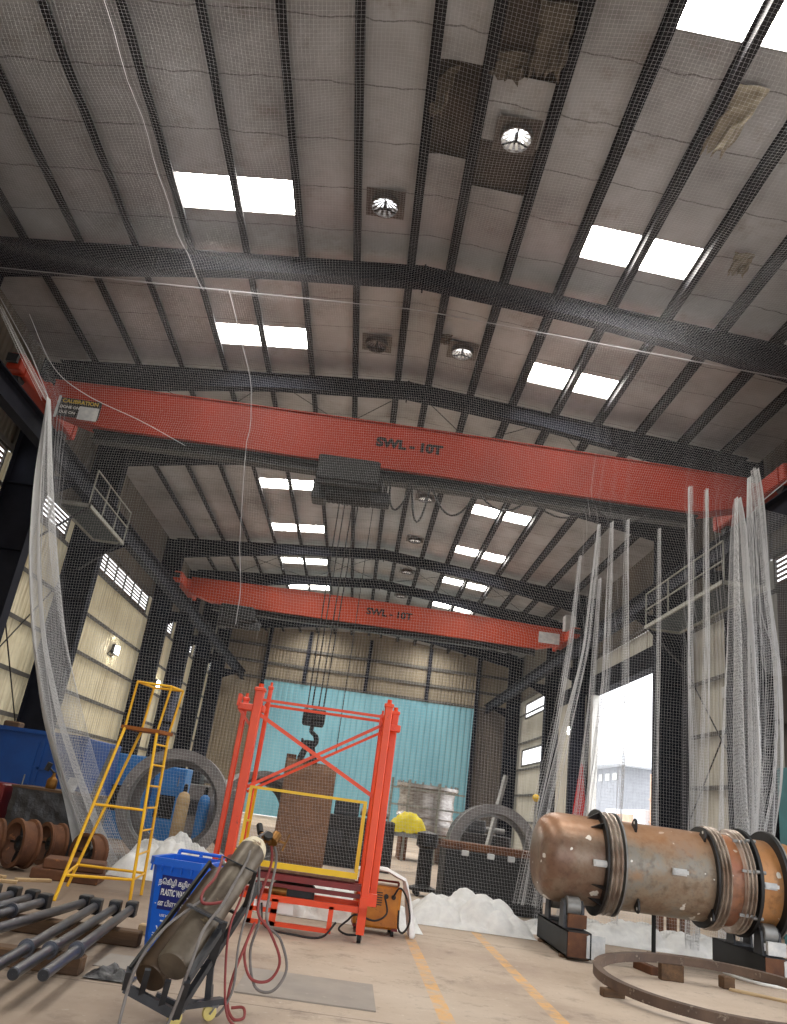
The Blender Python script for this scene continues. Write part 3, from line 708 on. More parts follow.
m = MB(); m.add([(-.26, .335, .86), (.26, .335, .86), (.27, .43, .30), (-.27, .43, .30), (-.26, .355, .86), (.26, .355, .86), (.27, .45, .30), (-.27, .45, .30)], [(0, 1, 2, 3), (7, 6, 5, 4), (0, 4, 5, 1), (2, 6, 7, 3), (1, 5, 6, 2), (0, 3, 7, 4)])
m.build('lid', 'bin', t)
for s in (-1, 1): MB().cyl((s * .2, .26, .1), (s * .26, .26, .1), .1, 20).build('wheel', 'rubber', t, 40)
fz = lambda z: (-.23 - .06 * (z - .12) / .68)
zdir = Vector((0, fz(1) - fz(0), 1)).normalized()
m = MB(); z0, z1 = .41, .71; m.add([(-.14, fz(z0) - .004, z0), (.17, fz(z0) - .004, z0), (.17, fz(z1) - .004, z1), (-.14, fz(z1) - .004, z1)], [(0, 1, 2, 3)])
lp = m.build('printed_panel', 'bin_dark', t)
for s, z, sz, bo in (('நெகிழி கழிவு', .65, .066, .001), ('PLASTIC WASTE', .56, .078, .0022), ('- ன பிளாஸ்டிக்', .463, .064, .001)):
    text(s, sz, 'lettering', 'white', lp, (.015, fz(z) - .006, z), (1, 0, 0), zdir, .0005, bo, squeeze=.50 if 'P' in s else .72)
m = MB()
for k in range(3):
    a = PI / 2 + 2 * PI * k / 3; p = [Vector((-.06 + .05 * cos(a + dt), fz(.27) - .005, .27 + .05 * sin(a + dt))) for dt in (-.5, .5)]
    m.bar(p[0], p[1], .004, .012)
m.build('recycling_mark', 'white', t)
text('USE ME', .03, 'lettering', 'white', t, (-.05, fz(.36) - .006, .36), (1, 0, 0), zdir, .0005, .0005)
m = MB()
for z, w in ((.2, .16), (.18, .12)): m.add([(-.14, fz(z) - .005, z), (-.14 + w, fz(z) - .005, z), (-.14 + w, fz(z) - .005, z + .008), (-.14, fz(z) - .005, z + .008)], [(0, 1, 2, 3)])
m.build('small_print', 'white', t)
tag(MB().bb(-2.0, -1.62, 7.75, 8.3, 0, .006).build('floor_plate', 'sheet_steel'), 'thin grey sheet lying at the foot of the blue bin', 'steel sheet')
tag(MB().bb(-.73, .47, 7.5, 8.5, 0, .012).build('steel_sheet', 'sheet_steel'), 'flat grey steel sheet lying on the concrete before the orange mast platform', 'steel sheet').rotation_euler = (0, 0, 0)

# ------------------------------------------------------------------ yellow platform ladder
t = thing('platform_ladder', 'tall yellow mobile ladder with a small guarded platform beside the blue bin', 'ladder', (-3.1, 11.6, 0)); L = t.location.copy()
NL, NR, FL, FR = V(-3.42, 10.75, 0), V(-2.62, 11.25, 0), V(-3.72, 12.1, 0), V(-2.72, 12.25, 0)
TNL, TNR, TFL, TFR = V(-3.47, 12.1, 2.2), V(-3.0, 12.15, 2.2), V(-3.35, 12.6, 2.2), V(-2.9, 12.5, 2.2)
legs = {'leg': [(NL, TNL), (NR, TNR), (FL, TFL), (FR, TFR)]}
for p, q in legs['leg']: MB().cyl(p, q, .022, 10).build('leg', 'ladder', t, 40, off=L)
at = lambda p, q, z: p.lerp(q, z / 2.2)
for k in range(7):
    z = .28 + .29 * k; MB().cyl(at(NR, TNR, z), at(FR, TFR, z), .014, 8).build('rung', 'ladder', t, 40, off=L)
for (p, q), z in ((((NL, TNL), (NR, TNR)), .28), (((NL, TNL), (FL, TFL)), .28), (((FL, TFL), (FR, TFR)), .28), (((NL, TNL), (NR, TNR)), 1.12)):
    MB().cyl(at(*p, z), at(*q, z), .018, 8).build('cross_bar', 'ladder', t, 40, off=L)
m = MB(); m.prism([TNL + V(-.05, -.03, -.02), TNR + V(.05, -.03, -.02), TFR + V(.05, .05, -.02), TFL + V(-.05, .05, -.02)], (0, 0, 0), (0, 0, .05)); m.build('platform_plate', 'ladder_plate', t, off=L)
h = V(0, 0, .68); m = MB()
tops = [TNL + h + V(.02, 0, 0), TNR + h + V(.06, .0, 0), TFR + h + V(.06, .05, 0), TFL + h + V(.02, .05, 0)]
for p, q in zip((TNL, TNR, TFR, TFL), tops): m.cyl(p, q, .018, 8)
for i in range(4): m.cyl(tops[i], tops[(i + 1) % 4], .018, 8)
m.build('guard_rail', 'ladder', t, 40, off=L)

# ------------------------------------------------------------------ twin-mast work platform (orange)
t = thing('mast_work_platform', 'orange-red twin-mast work platform with a yellow guard rail cage on castors', 'work platform', (-.55, 11.1, 0)); L = t.location.copy()
def mast(x, y, z0, z1, w, d, nm='mast'):
    m = MB(); m.bev((x, y, (z0 + z1) / 2), (w, d, z1 - z0), .012)
    m.bev((x, y, z1 + .01), (w * 1.25, d * 1.25, .05), .01); m.cyl((x, y, z1 + .02), (x, y, z1 + .09), w * .3, 8)
    for zz in (z1 - .35, z1 - .8): m.cyl((x, y - d / 2 - .012, zz), (x, y - d / 2, zz), .018, 8)
    return m.build(nm, 'orange', t, off=L)
for x, y, z1, w in ((-1.42, 10.85, 2.86, .12), (-1.6, 10.95, 2.72, .07), (-1.33, 11.25, 2.95, .06), (.36, 10.8, 2.88, .105), (.48, 11.3, 2.85, .10), (.30, 11.3, 2.78, .05)):
    mast(x, y, .12 if y < 11.1 else .42, z1, w, w * 1.1)
def br(x0, x1, y, z):
    m = MB(); m.bev(((x0 + x1) / 2, y, z), (x1 - x0, .16, .09), .01); m.bar((x0 + .02, y, z - .04), ((x0 + x1) / 2 + .03, y, z - .24), .035); m.bb(x0 - .02, x0 + .02, y - .08, y + .08, z, z + .16)
    for xx in (x0 + .06, x1 - .06): m.cyl((xx, y - .1, z), (xx, y + .1, z), .028, 8)
    m.build('mast_head_bracket', 'orange', t, off=L)
br(-1.68, -1.32, 10.9, 2.62); br(.28, .56, 11.0, 2.62)
for y, z in ((10.85, 2.74), (11.28, 2.72)): MB().bar((-1.38, y, z), (.36, y, z), .035, .035).build('top_tie_bar', 'orange', t, off=L)
MB().bar((-1.4, 10.9, 2.56), (.36, 10.9, 1.68), .05, .05).build('diagonal_brace', 'orange', t, off=L)
MB().bar((-1.42, 10.95, 1.58), (.34, 10.95, 2.66), .04, .04).build('diagonal_brace', 'orange', t, off=L)
MB().bar((-1.4, 11.28, 1.55), (.40, 11.28, 2.62), .035, .035).build('diagonal_brace', 'orange', t, off=L)
m = MB(); X0, X1, YA, YB = -1.3, .22, 10.85, 11.4
for y in (YA, YB): m.bar((X0, y, 1.62), (X1, y, 1.62), .035)
for x in (X0, X1): m.bar((x, YA, 1.62), (x, YB, 1.62), .035); m.bar((x, YA, 1.2), (x, YB, 1.2), .025)
for x in (X0, X1):
    for y in (YA, YB): m.bar((x, y, .74), (x, y, 1.62), .04)
m.build('guard_rail_cage', 'yellow', t, off=L)
m = MB(); m.bb(X0 - .08, X1 + .02, YA - .03, YA, .70, .77); m.bb(X0 - .08, X0 - .05, YA - .03, YA + .1, .70, .86); m.build('toe_board', 'yellow', t, off=L)
MB().bb(X0 - .05, X1, YA, YB, .66, .69).build('deck', 'rust_plate', t, off=L)
m = MB()
for y in (10.82, 11.02, 11.36): m.bb(-1.5, .42, y - .03, y + .03, .57, .64)
m.bb(-1.5, .42, 10.85, 10.9, .48, .53); m.build('scissor_rails', 'darkred', t, off=L)
m = MB(); m.bb(-1.2, .36, 10.76, 10.82, .33, .40); m.bb(-1.2, .36, 11.36, 11.42, .33, .40)
m.bb(-1.08, -1.0, 10.76, 10.82, .06, .36); m.bb(-.78, -.7, 10.76, 10.82, .06, .36); m.bb(-.06, 0, 10.76, 10.82, .10, .36); m.bb(-1.08, 0, 10.76, 10.82, .06, .11); m.bb(-1.08, -.7, 10.76, 10.82, .2, .25)
for x in (-1.45, .36): m.bb(x - .05, x + .05, 10.72, 11.5, .3, .4)
m.bb(.31, .41, 10.72, 10.82, .1, .52); m.bb(-1.5, -1.4, 10.72, 10.82, .1, .52); m.bb(.31, .52, 10.78, 10.9, .42, .56)
m.build('base_frame', 'orange', t, off=L)
MB().bev((-.55, 11.1, .42), (.55, .35, .22), .03).build('power_pack', 'dark', t, off=L)
m = MB(); m.cyl((-.85, 10.9, .44), (-.62, 10.9, .44), .07, 16); m.build('pump_motor', 'brass', t, 40, off=L)
MB().bb(-.98, -.5, 10.83, 10.86, .2, .34).build('notice_plate', 'white', t, off=L)
for x, y in ((.36, 10.78), (-1.45, 10.78), (.36, 11.44), (-1.45, 11.44)):
    c = MB(); c.bb(x - .04, x + .04, y - .04, y + .04, .12, .16); c.bb(x - .035, x - .03, y - .03, y + .05, .04, .13); c.bb(x + .03, x + .035, y - .03, y + .05, .04, .13)
    o = c.build('castor', 'galv', t, off=L); MB().cyl((x - .025, y + .02, .06), (x + .025, y + .02, .06), .06, 20).build('wheel', 'rubber', o, 40, off=L)
q = spline([(-.9, 10.74, .3), (-.8, 10.66, .06), (-.4, 10.6, .02), (-.1, 10.66, .03), (.05, 10.72, .2)], 6)
MB().tube(q, .013, 6).build('power_cord', 'cable', t, 60, off=L)

# ------------------------------------------------------------------ gas cylinder trolley in front
t = thing('cylinder_trolley', 'grey steel trolley leaning back on small castors, carrying two gas cylinders', 'trolley', (-1.0, 7.2, 0)); L = t.location.copy()
B = V(-1.115, 6.151, .315); ax = V(.238, .785, .572).normalized(); side = V(.957, -.09, -.275); side = (side - ax * side.dot(ax)).normalized(); up = side.cross(ax)
def P(a, s, u): return B + ax * a + side * s + up * u
R1 = .115
# bottom tray, rails, straps
m = MB(); a0 = -.05; hs, hu = .205, .17
m.bar(P(a0, -hs, -hu), P(a0, hs, -hu), .045, .06); m.bar(P(a0, hs, -hu), P(a0, hs, hu), .045, .06); m.bar(P(a0, -hs, -hu), P(a0, -hs, .0), .045, .05)
for s_ in (-.08, .08): m.bar(P(a0, s_, -hu), P(a0, s_, .08), .04, .02)
m.build('base_tray', 'frame_grey', t, off=L)
MB().bar(P(a0, -hs, .0), P(1.06, -hs, .02), .022, .04).build('side_rail', 'black', t, off=L)
MB().bar(P(a0, hs, -.14), P(1.25, hs, -.14), .04, .05).build('side_rail', 'frame_grey', t, off=L)
MB().bar(P(a0, hs, hu), P(.42, hs, hu), .045, .045).build('side_rail', 'frame_grey', t, off=L)
m = MB(); m.bar(P(.40, -.08, .25), P(.40, hs + .01, .25), .07, .014); m.bar(P(.40, hs + .01, .255), P(.40, hs + .01, -.2), .06, .014); m.bar(P(.40, -hs, -.215), P(.40, hs, -.215), .05, .02)
m.build('cross_strap', 'frame_grey', t, off=L)
m = MB(); m.bar(P(.95, -hs, -.215), P(.95, hs, -.215), .05, .02); m.bar(P(.95, -.08, .245), P(.95, hs, .245), .03, .01); m.bar(P(.95, hs, .245), P(.95, hs, -.2), .03, .01); m.build('cross_strap', 'black', t, off=L)
# prop leg, foot beam, castors
F1 = V(-.82, 6.56, .12); F2 = V(-.98, 6.33, .12)
m = MB(); m.bar(P(.44, .2, -.15), F1 + V(.0, .04, 0), .045); m.bar(F1 + V(.1, .1, 0), F2 + V(-.05, -.04, 0), .07, .04); m.bar(F2, P(.02, .0, -.2), .05); m.bar(F1 + V(-.05, -.05, 0), P(.1, .2, -.2), .03); m.build('prop_leg', 'frame_grey', t, off=L)
m = MB(); pts_ = [P(1.23, .205, -.14), P(1.28, .2, -.2), P(1.3, .1, -.22), P(1.26, -.1, -.22), P(1.2, -.2, -.16), P(1.06, -.205, .0)]; m.tube(spline(pts_, 5), .018, 8); m.build('push_handle', 'black', t, 50, off=L)
for c_ in (F1 + V(.04, .02, 0), F2):
    m = MB(); m.bb(c_.x - .05, c_.x + .05, c_.y - .04, c_.y + .04, .095, .105); m.bar(c_ + V(.03, 0, -.02), c_ + V(.0, 0, -.075), .05, .01); m.bar(c_ + V(.03, .03, -.02), c_ + V(.0, .03, -.075), .05, .01)
    o = m.build('castor', 'galv', t, off=L)
    q = V(c_.x - .01, c_.y + .0, .052); d_ = V(.5, -.85, 0).normalized()
    w = MB(); w.lathe([(-.018, .01), (-.018, .04), (-.014, .05), (.014, .05), (.018, .04), (.018, .01)], q, d_, 20); wo = w.build('wheel', 'castor', o, 40, off=L)
def cyl_thing(label, s, u, L_, r, body, shoulder, valve):
    base = P(.02, s, u); q = thing('gas_cylinder', label, 'gas cylinder', base); prof = [(0, .0), (0, r * .9), (.02, r), (L_ - .02, r)]
    MB().lathe(prof, (0, 0, 0), ax, 28, up).build('body', body, q, 40)
    MB().lathe([(L_ - .02, r)] + [(L_ - .02 + r * 1.15 * sin(a), .03 + (r - .03) * cos(a)) for a in np.linspace(.12, PI / 2, 8)], (0, 0, 0), ax, 28, up).build('shoulder', shoulder, q, 50)
    e = L_ + r * 1.1; m = MB(); m.cyl(ax * (e - .03), ax * (e + .07), .025, 10); m.cyl(ax * (e + .02) - side * .05, ax * (e + .02) + side * .06, .014, 8); m.lathe([(0, .005), (0, .035), (.02, .035), (.02, .005)], ax * (e + .07), ax, 12); m.build('valve', valve, q, 40)
    return q, e
g1, e1 = cyl_thing('scuffed gas cylinder with chipped cream shoulder and regulator on the leaning trolley', .055, .118, 1.24, .118, 'cyl_grey', 'cream', 'brass')
g2, e2 = cyl_thing('dark brown gas cylinder next to the blue bin on the leaning trolley', -.08, -.075, .98, .118, 'cyl', 'cyl', 'brass')
G = g1.location.copy()
m = MB(); c_ = ax * (e1 + .06)
m.cyl(c_, c_ + side * .09 + up * .02, .03, 12); m.cyl(c_ + side * .1 - ax * .0, c_ + side * .1 + ax * .1, .045, 14); m.bar(c_ + side * .12 + ax * .05, c_ + side * .2 + ax * .06, .018); m.bar(c_ + side * .2 - up * .05 + ax * .02, c_ + side * .2 + up * .05 + ax * .12, .012)
rg = m.build('regulator', 'brass', g1, 40)
MB().cyl(c_ + up * .03 + side * .05, c_ + up * .06 + side * .05, .04, 16).build('gauge', 'black', rg, 40)
m = MB(); m.cyl(c_ - side * .03 + ax * .04, c_ - side * .08 + ax * .12, .028, 10); m.build('knob', 'black', rg, 40)
# valve cluster with red cap on the second cylinder
G2 = g2.location.copy()
m = MB(); c2_ = ax * (e2 + .05); m.cyl(c2_, c2_ + up * .09, .022, 10); m.cyl(c2_ + side * .02, c2_ - side * .08 + ax * .04, .02, 10); m.build('regulator', 'chrome', g2, 40)
MB().lathe([(0, .005), (0, .035), (.03, .035), (.03, .005)], c2_ + up * .09, up, 12).build('valve_handwheel', 'darkred', g2, 40)
def hose(pts, label, m, r=.011):
    o = MB().tube(spline(pts, 8), r, 8).build('gas_hose', m, None, 60); tag(o, label, 'hose'); return o
tp = G + c_ + side * .1
hose([tp + V(0, 0, -.03), tp + V(.03, -.08, -.16), V(-.60, 6.9, .72), V(-.47, 6.85, .58), V(-.36, 6.9, .38), V(-.42, 6.9, .24), V(-.56, 6.85, .25), V(-.64, 6.85, .42), V(-.60, 6.85, .62), V(-.64, 6.75, .45), V(-.68, 6.7, .26), V(-.68, 6.68, .1), V(-.62, 6.66, .015), V(-.55, 6.72, .015), V(-.57, 6.80, .06), V(-.66, 6.8, .05)], 'faded red gas hose coiled beside the leaning cylinders', 'hose_red')
hose([tp + V(.03, 0, -.03), tp + V(.07, -.1, -.14), V(-.52, 6.92, .66), V(-.38, 6.92, .52), V(-.30, 6.95, .32), V(-.38, 6.92, .17), V(-.52, 6.9, .19), V(-.60, 6.9, .42), V(-.57, 6.9, .64), V(-.62, 7.0, .80), tp + V(-.10, -.12, .05)], 'dark grey gas hose hanging in a long loop from the regulator', 'hose_grey')
hose([tp + V(-.06, 0, .08), tp + V(-.14, -.14, .0), P(1.0, .10, .26), P(.75, .12, .27), P(.5, .14, .28), P(.25, .13, .27), P(.02, .18, .26), V(-.98, 6.0, .08), V(-1.08, 5.95, .012), V(-1.2, 5.8, .012)], 'pale grey hose trailing down the front of the scuffed cylinder', 'hose_grey')
hose([P(1.1, -.13, .09), P(.9, -.07, .2), P(.7, -.03, .26), P(.55, -.04, .26), P(.46, .0, .265), P(.48, .06, .265), P(.56, .13, .25)], 'short red hose looped over the dark brown cylinder', 'hose_red')
hose([P(.5, .0, .26), P(.36, -.06, .24), P(.16, -.13, .2), P(-.10, -.14, .16), V(-1.28, 5.98, .2), V(-1.25, 5.9, .012), V(-1.1, 5.84, .012)], 'pale grey hose curving under the bottom of the two cylinders', 'hose_grey')
hose([tp + V(-.12, -.1, .02), V(-.72, 6.75, .85), V(-.76, 6.62, .6), V(-.72, 6.55, .3), V(-.66, 6.52, .08), V(-.58, 6.5, .012), V(-.52, 6.54, .012)], 'thin red hose dropping straight from the regulator to the floor', 'hose_red', .009)
hose([tp + V(-.08, -.08, .02), V(-.66, 6.82, .82), V(-.68, 6.72, .5), V(-.66, 6.68, .2), V(-.72, 6.6, .05), V(-.78, 6.66, .04), V(-.82, 6.72, .2)], 'thin grey hose dropping beside the trolley prop leg', 'hose_grey', .009)

# ------------------------------------------------------------------ welding machine and its cloth
t = thing('welding_machine', 'rusty amber welding machine on castors at the foot of the orange mast', 'welding machine', (.57, 11.84, 0), .05)
MB().bev((0, 0, .34), (.62, .46, .52), .03).build('case', 'welder', t)
m = MB()
for i in range(6): m.bb(-.22, .05, -.236, -.228, .36 + .03 * i, .372 + .03 * i)
m.build('vent_slots', 'dark', t)
for x in (-.24, .24):
    for y in (-.17, .17): MB().cyl((x - .02, y, .04), (x + .02, y, .04), .04, 14).build('wheel', 'rubber', t, 40)
m = MB(); m.bb(-.3, -.22, -.24, .24, .07, .1); m.bb(.22, .3, -.24, .24, .07, .1); m.build('skid', 'darkred', t)
m = MB(); m.cyl((.1, -.23, .48), (.1, -.27, .48), .03, 12); m.cyl((.2, -.23, .48), (.2, -.27, .48), .03, 12); m.build('terminal', 'black', t, 40)
m = MB(); m.cyl((-.28, .0, .6), (-.28, 0, .65), .015, 8); m.cyl((.28, 0, .6), (.28, 0, .65), .015, 8); m.cyl((-.28, 0, .65), (.28, 0, .65), .015, 8); m.build('lifting_handle', 'darkred', t, 40)
def cable(pts, label, r=.013):
    return tag(MB().tube(spline(pts, 8), r, 8).build('welding_cable', 'cable', None, 60), label, 'cable')
cable([(.66, 11.46, .48), (.7, 11.38, .3), (.55, 11.36, .2), (.3, 11.36, .24), (.2, 11.36, .16), (.1, 11.3, .06), (.2, 11.25, .015), (.34, 11.3, .015)], 'black welding cable drooping across the amber machine front')
cable([(.76, 11.48, .48), (.84, 11.4, .62), (.95, 11.42, .5), (1.02, 11.44, .25), (.95, 11.42, .1), (.88, 11.44, .14), (.86, 11.46, .35)], 'black cable looped at the end of the amber machine beside the white cloth')
# cloth over it
P_ = []
for i in range(25):
    u = i / 24; row = []
    path = [(.25, .74), (.45, .775), (.68, .77), (.92, .68), (1.0, .45), (1.06, .22), (1.10, .0)]
    s_ = u * 6; k = min(int(s_), 5); f = s_ - k; x = path[k][0] * (1 - f) + path[k + 1][0] * f; z = path[k][1] * (1 - f) + path[k + 1][1] * f
    for j in range(17):
        v = j / 16; w = .52 - .12 * u; yy = 11.82 + (v - .45) * w + .02 * sin(9 * u)
        e = .025 * sin(14 * v + 5 * u) * u + .012 * sin(25 * v + 11 * u); row.append((x + e * (u > .5) + .03 * sin(20 * v) * u, yy, max(.012, z + e + .02)))
    P_.append(row)
o = MB().grid(P_).build('draped_cloth', 'cloth', None, 60); md = o.modifiers.new('s', 'SOLIDIFY'); md.thickness = .008; md.offset = 1
tag(o, 'white cloth draped over the amber welding machine down to the floor', 'cloth')

# ------------------------------------------------------------------ pressure vessel on roller stands
AX = V(.095, 12.6, 1.255)
t = thing('pressure_vessel', 'big brown steel pressure vessel with ribbed bellows lying on roller stands', 'pressure vessel', (4.6, 12.6, 0)); L = t.location.copy()
ref = (0, -1, 0)
def lx(prof, n=72): return MB().lathe(prof, AX, (1, 0, 0), n, ref)
hd = [(2.78, .0), (2.784, .15), (2.797, .3), (2.815, .40), (2.835, .455), (2.87, .51), (2.93, .562), (3.01, .60), (3.1, .62), (3.69, .62)]
lx(hd).build('dished_head', 'vessel_head', t, 50, off=L)
def disc(x, w, r, nm, mm): return MB().ring(AX, (1, 0, 0), .6, r, x, x + w, 72, ref).build(nm, mm, t, 40, off=L)
def bell(x0, nn, pitch):
    pr = []
    for k in range(nn):
        for a in np.linspace(0, 2 * PI, 11)[:-1]: pr.append((x0 + pitch * (k + a / (2 * PI)), .65 + .035 * (1 - cos(a)) / 1.0))
    pr = [(x0, .61)] + pr + [(x0 + nn * pitch, .61)]
    lx(pr).build('bellows', 'bellows', t, 50, off=L)
disc(3.69, .03, .74, 'flange', 'dark'); bell(3.73, 3, .075); disc(3.965, .025, .72, 'flange', 'galv')
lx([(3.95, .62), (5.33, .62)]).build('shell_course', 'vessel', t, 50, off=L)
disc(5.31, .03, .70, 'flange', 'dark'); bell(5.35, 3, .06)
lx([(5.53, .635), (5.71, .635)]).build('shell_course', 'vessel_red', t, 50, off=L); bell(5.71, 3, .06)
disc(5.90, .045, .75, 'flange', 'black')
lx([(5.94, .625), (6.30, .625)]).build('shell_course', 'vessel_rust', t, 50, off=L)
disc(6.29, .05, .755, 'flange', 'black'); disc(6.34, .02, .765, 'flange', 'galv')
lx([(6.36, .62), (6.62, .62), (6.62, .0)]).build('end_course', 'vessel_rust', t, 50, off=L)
def PV(x, a, r): return V(x + AX.x, AX.y - r * cos(a), AX.z + r * sin(a))     # a: angle up from the front
for x, a in ((4.2, 1.05), (5.24, 1.05), (4.22, -.85), (5.3, -.85), (4.2, 2.3), (5.24, 2.3)):      # lifting lugs
    m = MB(); pl = [PV(x - .012, a - .16, .6), PV(x - .012, a - .13, .68), PV(x - .012, a - .05, .76), PV(x - .012, a + .05, .76), PV(x - .012, a + .13, .68), PV(x - .012, a + .16, .6)]
    m.prism(pl, (0, 0, 0), (.03, 0, 0)); lg = m.build('lifting_lug', 'dark', t, off=L)
    c0 = PV(x - .016, a, .71); MB().cyl(c0, c0 + V(.038, 0, 0), .022, 14).build('lug_eye', 'white', lg, 40, off=L)
for x, a in ((3.6, .0), (4.75, .05), (6.06, .02)):       # pale nozzle stubs
    m = MB(); m.bar(PV(x - .1, a, .66), PV(x + .1, a, .66), .05, .09); m.bar(PV(x - .08, a, .70), PV(x + .12, a, .70), .012, .05); m.build('nozzle_stub', 'paper', t, off=L)
for a in (1.25, .85, -.5, -.9):             # gussets behind the first flange
    m = MB(); m.prism([PV(3.69, a, .61), PV(3.5, a, .61), PV(3.69, a, .73)], (0, 0, 0), PV(0, a + .02, .6) - PV(0, a, .6)); m.build('gusset', 'dark', t, off=L)
for a in (.95, .25, -.65):
    m = MB(); m.bar(PV(5.9, a, .69), PV(5.66, a, .69), .03, .04); m.cyl(PV(5.84, a, .72), PV(5.99, a, .72), .025, 10); m.build('tie_rod_lug', 'galv', t, 40, off=L)

def stand(x, y0, y1, label):
    t = thing('roller_stand', label, 'roller stand', (x, (y0 + y1) / 2, 0)); L = t.location.copy(); yc = (y0 + y1) / 2
    m = MB(); m.bb(x - .17, x - .15, y0, y1, .04, .36); m.bb(x + .15, x + .17, y0, y1, .04, .36); m.bb(x - .17, x + .17, y0, y1, .34, .36); m.bb(x - .17, x + .17, y0, y1, .04, .06)
    m.build('base_beam', 'black', t, off=L)
    m = MB(); m.bb(x - .16, x + .12, y0 - .012, y0 - .001, .05, .35); m.build('end_plate', 'rust', t, off=L)
    m = MB(); m.bb(x + .13, x + .36, y0 - .0, y0 + .012, .05, .34); m.bb(x + .1, x + .14, y0 - .02, y0 + .03, .06, .33); m.build('end_gusset', 'paper', t, off=L)
    m = MB(); m.bb(x - .2, x + .2, y0 + .2, y0 + .3, 0, .04); m.bb(x - .2, x + .2, y1 - .3, y1 - .2, 0, .04); m.build('packing_timber', 'timber', t, off=L)
    for s in (-1, 1):
        y = 12.6 + s * .43; zr = .245
        m = MB()
        for dx in (-.15, .11): m.prism([(x + dx, y - .13, .36), (x + dx, y + .13, .36), (x + dx, y + .09, .66), (x + dx, y + .03, .72), (x + dx, y - .03, .72), (x + dx, y - .09, .66)], (0, 0, 0), (.035, 0, 0))
        m.bb(x - .12, x + .12, y - .12, y + .12, .36, .4)
        b = m.build('roller_bracket', 'frame_grey', t, off=L)
        MB().lathe([(-.1, .02), (-.1, .115), (-.09, .128), (.09, .128), (.1, .115), (.1, .02)], (x, y, .636), (1, 0, 0), 24).build('roller', 'galv', b, 40, off=L)
        if s < 0: MB().bb(x - .1, x + .16, y - .2, y - .135, .38, .55).build('guard_plate', 'rust' if x < 5 else 'paper', b, off=L)
stand(3.38, 11.75, 13.5, 'black roller stand with rusty end plate under the dished end of the vessel')
stand(6.215, 11.95, 13.6, 'black roller stand under the flanged end of the vessel beside the steel ring')
m = MB(); m.cyl((5.1, 13.6, 0), (5.1, 13.6, .95), .035, 10); m.bb(5.02, 5.18, 13.52, 13.68, 0, .02); m.bb(5.02, 5.18, 13.52, 13.68, .95, .97); tag(m.build('prop_stand', 'black', None, 40), 'black prop post standing under the vessel middle', 'prop')
m = MB(); m.cyl((3.95, 13.6, 0), (3.95, 13.6, .75), .03, 10); m.bb(3.87, 4.03, 13.52, 13.68, 0, .02); m.bb(3.87, 4.03, 13.52, 13.68, .75, .77); tag(m.build('prop_stand', 'black', None, 40), 'short black prop post behind the first roller stand', 'prop')

# ------------------------------------------------------------------ steel ring on blocks
t = tag(MB().ring((0, 0, 0), (0, 0, 1), 1.33, 1.42, -.05, .05, 96).build('steel_ring', 'ring_brown', None, 40), 'large flat brown steel ring lying on wooden blocks before the vessel', 'steel ring')
RC = V(4.50, 9.90, .18); t.location = RC; t.rotation_euler = (.05, -.02, 0)
for i, (a, l, s) in enumerate(((3.35, 'small wooden block under the ring edge nearest the roller stand', (.26, .1, .09)), (4.4, 'wooden block under the ring edge nearest the viewer', (.3, .12, .055)), (1.6, 'dark wooden block under the far rim of the steel ring', (.12, .3, .16)))):
    p = RC + V(1.375 * cos(a), 1.375 * sin(a), 0); zt = RC.z - .051 + .05 * 1.375 * sin(a) + .02 * 1.375 * cos(a)
    m = MB(); m.bev((0, 0, (zt - .005) / 2), (s[0], s[1], zt - .005), .006); o = tag(m.build('timber_block', 'timber'), l, 'wooden block'); o.location = (p.x, p.y, 0); o.rotation_euler = (0, 0, a)
for (x, y, r, l, d, mm) in ((4.29, 11.72, .2, 'dark short timber seen within the steel ring near its far rim', (.12, .46, .1), 'rust'), (5.19, 11.27, .1, 'upright brown wooden block seen within the steel ring', (.16, .14, .14), 'timber')):
    o = tag(MB().bev((0, 0, d[2] / 2), d, .008).build('timber_block', mm), l, 'wooden block'); o.location = (x, y, 0); o.rotation_euler = (0, 0, r)
o = tag(MB().bev((0, 0, .012), (.75, .14, .024), .004).build('wooden_plank', 'timber_pale'), 'pale thin plank lying flat, seen within the steel ring', 'plank'); o.location = (5.5, 10.98, 0); o.rotation_euler = (0, 0, -.55)
hp = [(5.72, 12.5, .02), (5.85, 12.1, .02), (6.1, 11.86, .02), (6.5, 11.85, .02), (7.0, 12.1, .02), (7.4, 12.6, .02)]
tag(MB().tube(spline(hp, 8), .022, 8).build('white_hose', 'white', None, 60), 'thick white hose curving on the floor in front of the flanged end stand', 'hose')
q = []
for k in range(60): a = k * .42; q.append((6.78 + .26 * cos(a) + .02 * sin(k), 12.4 + .22 * sin(a), .02 + .0035 * k))
tag(MB().tube(q, .012, 6).build('rope_coil', 'timber', None, 60), 'brown cable coil lying beside the stand at the flanged end', 'coil')

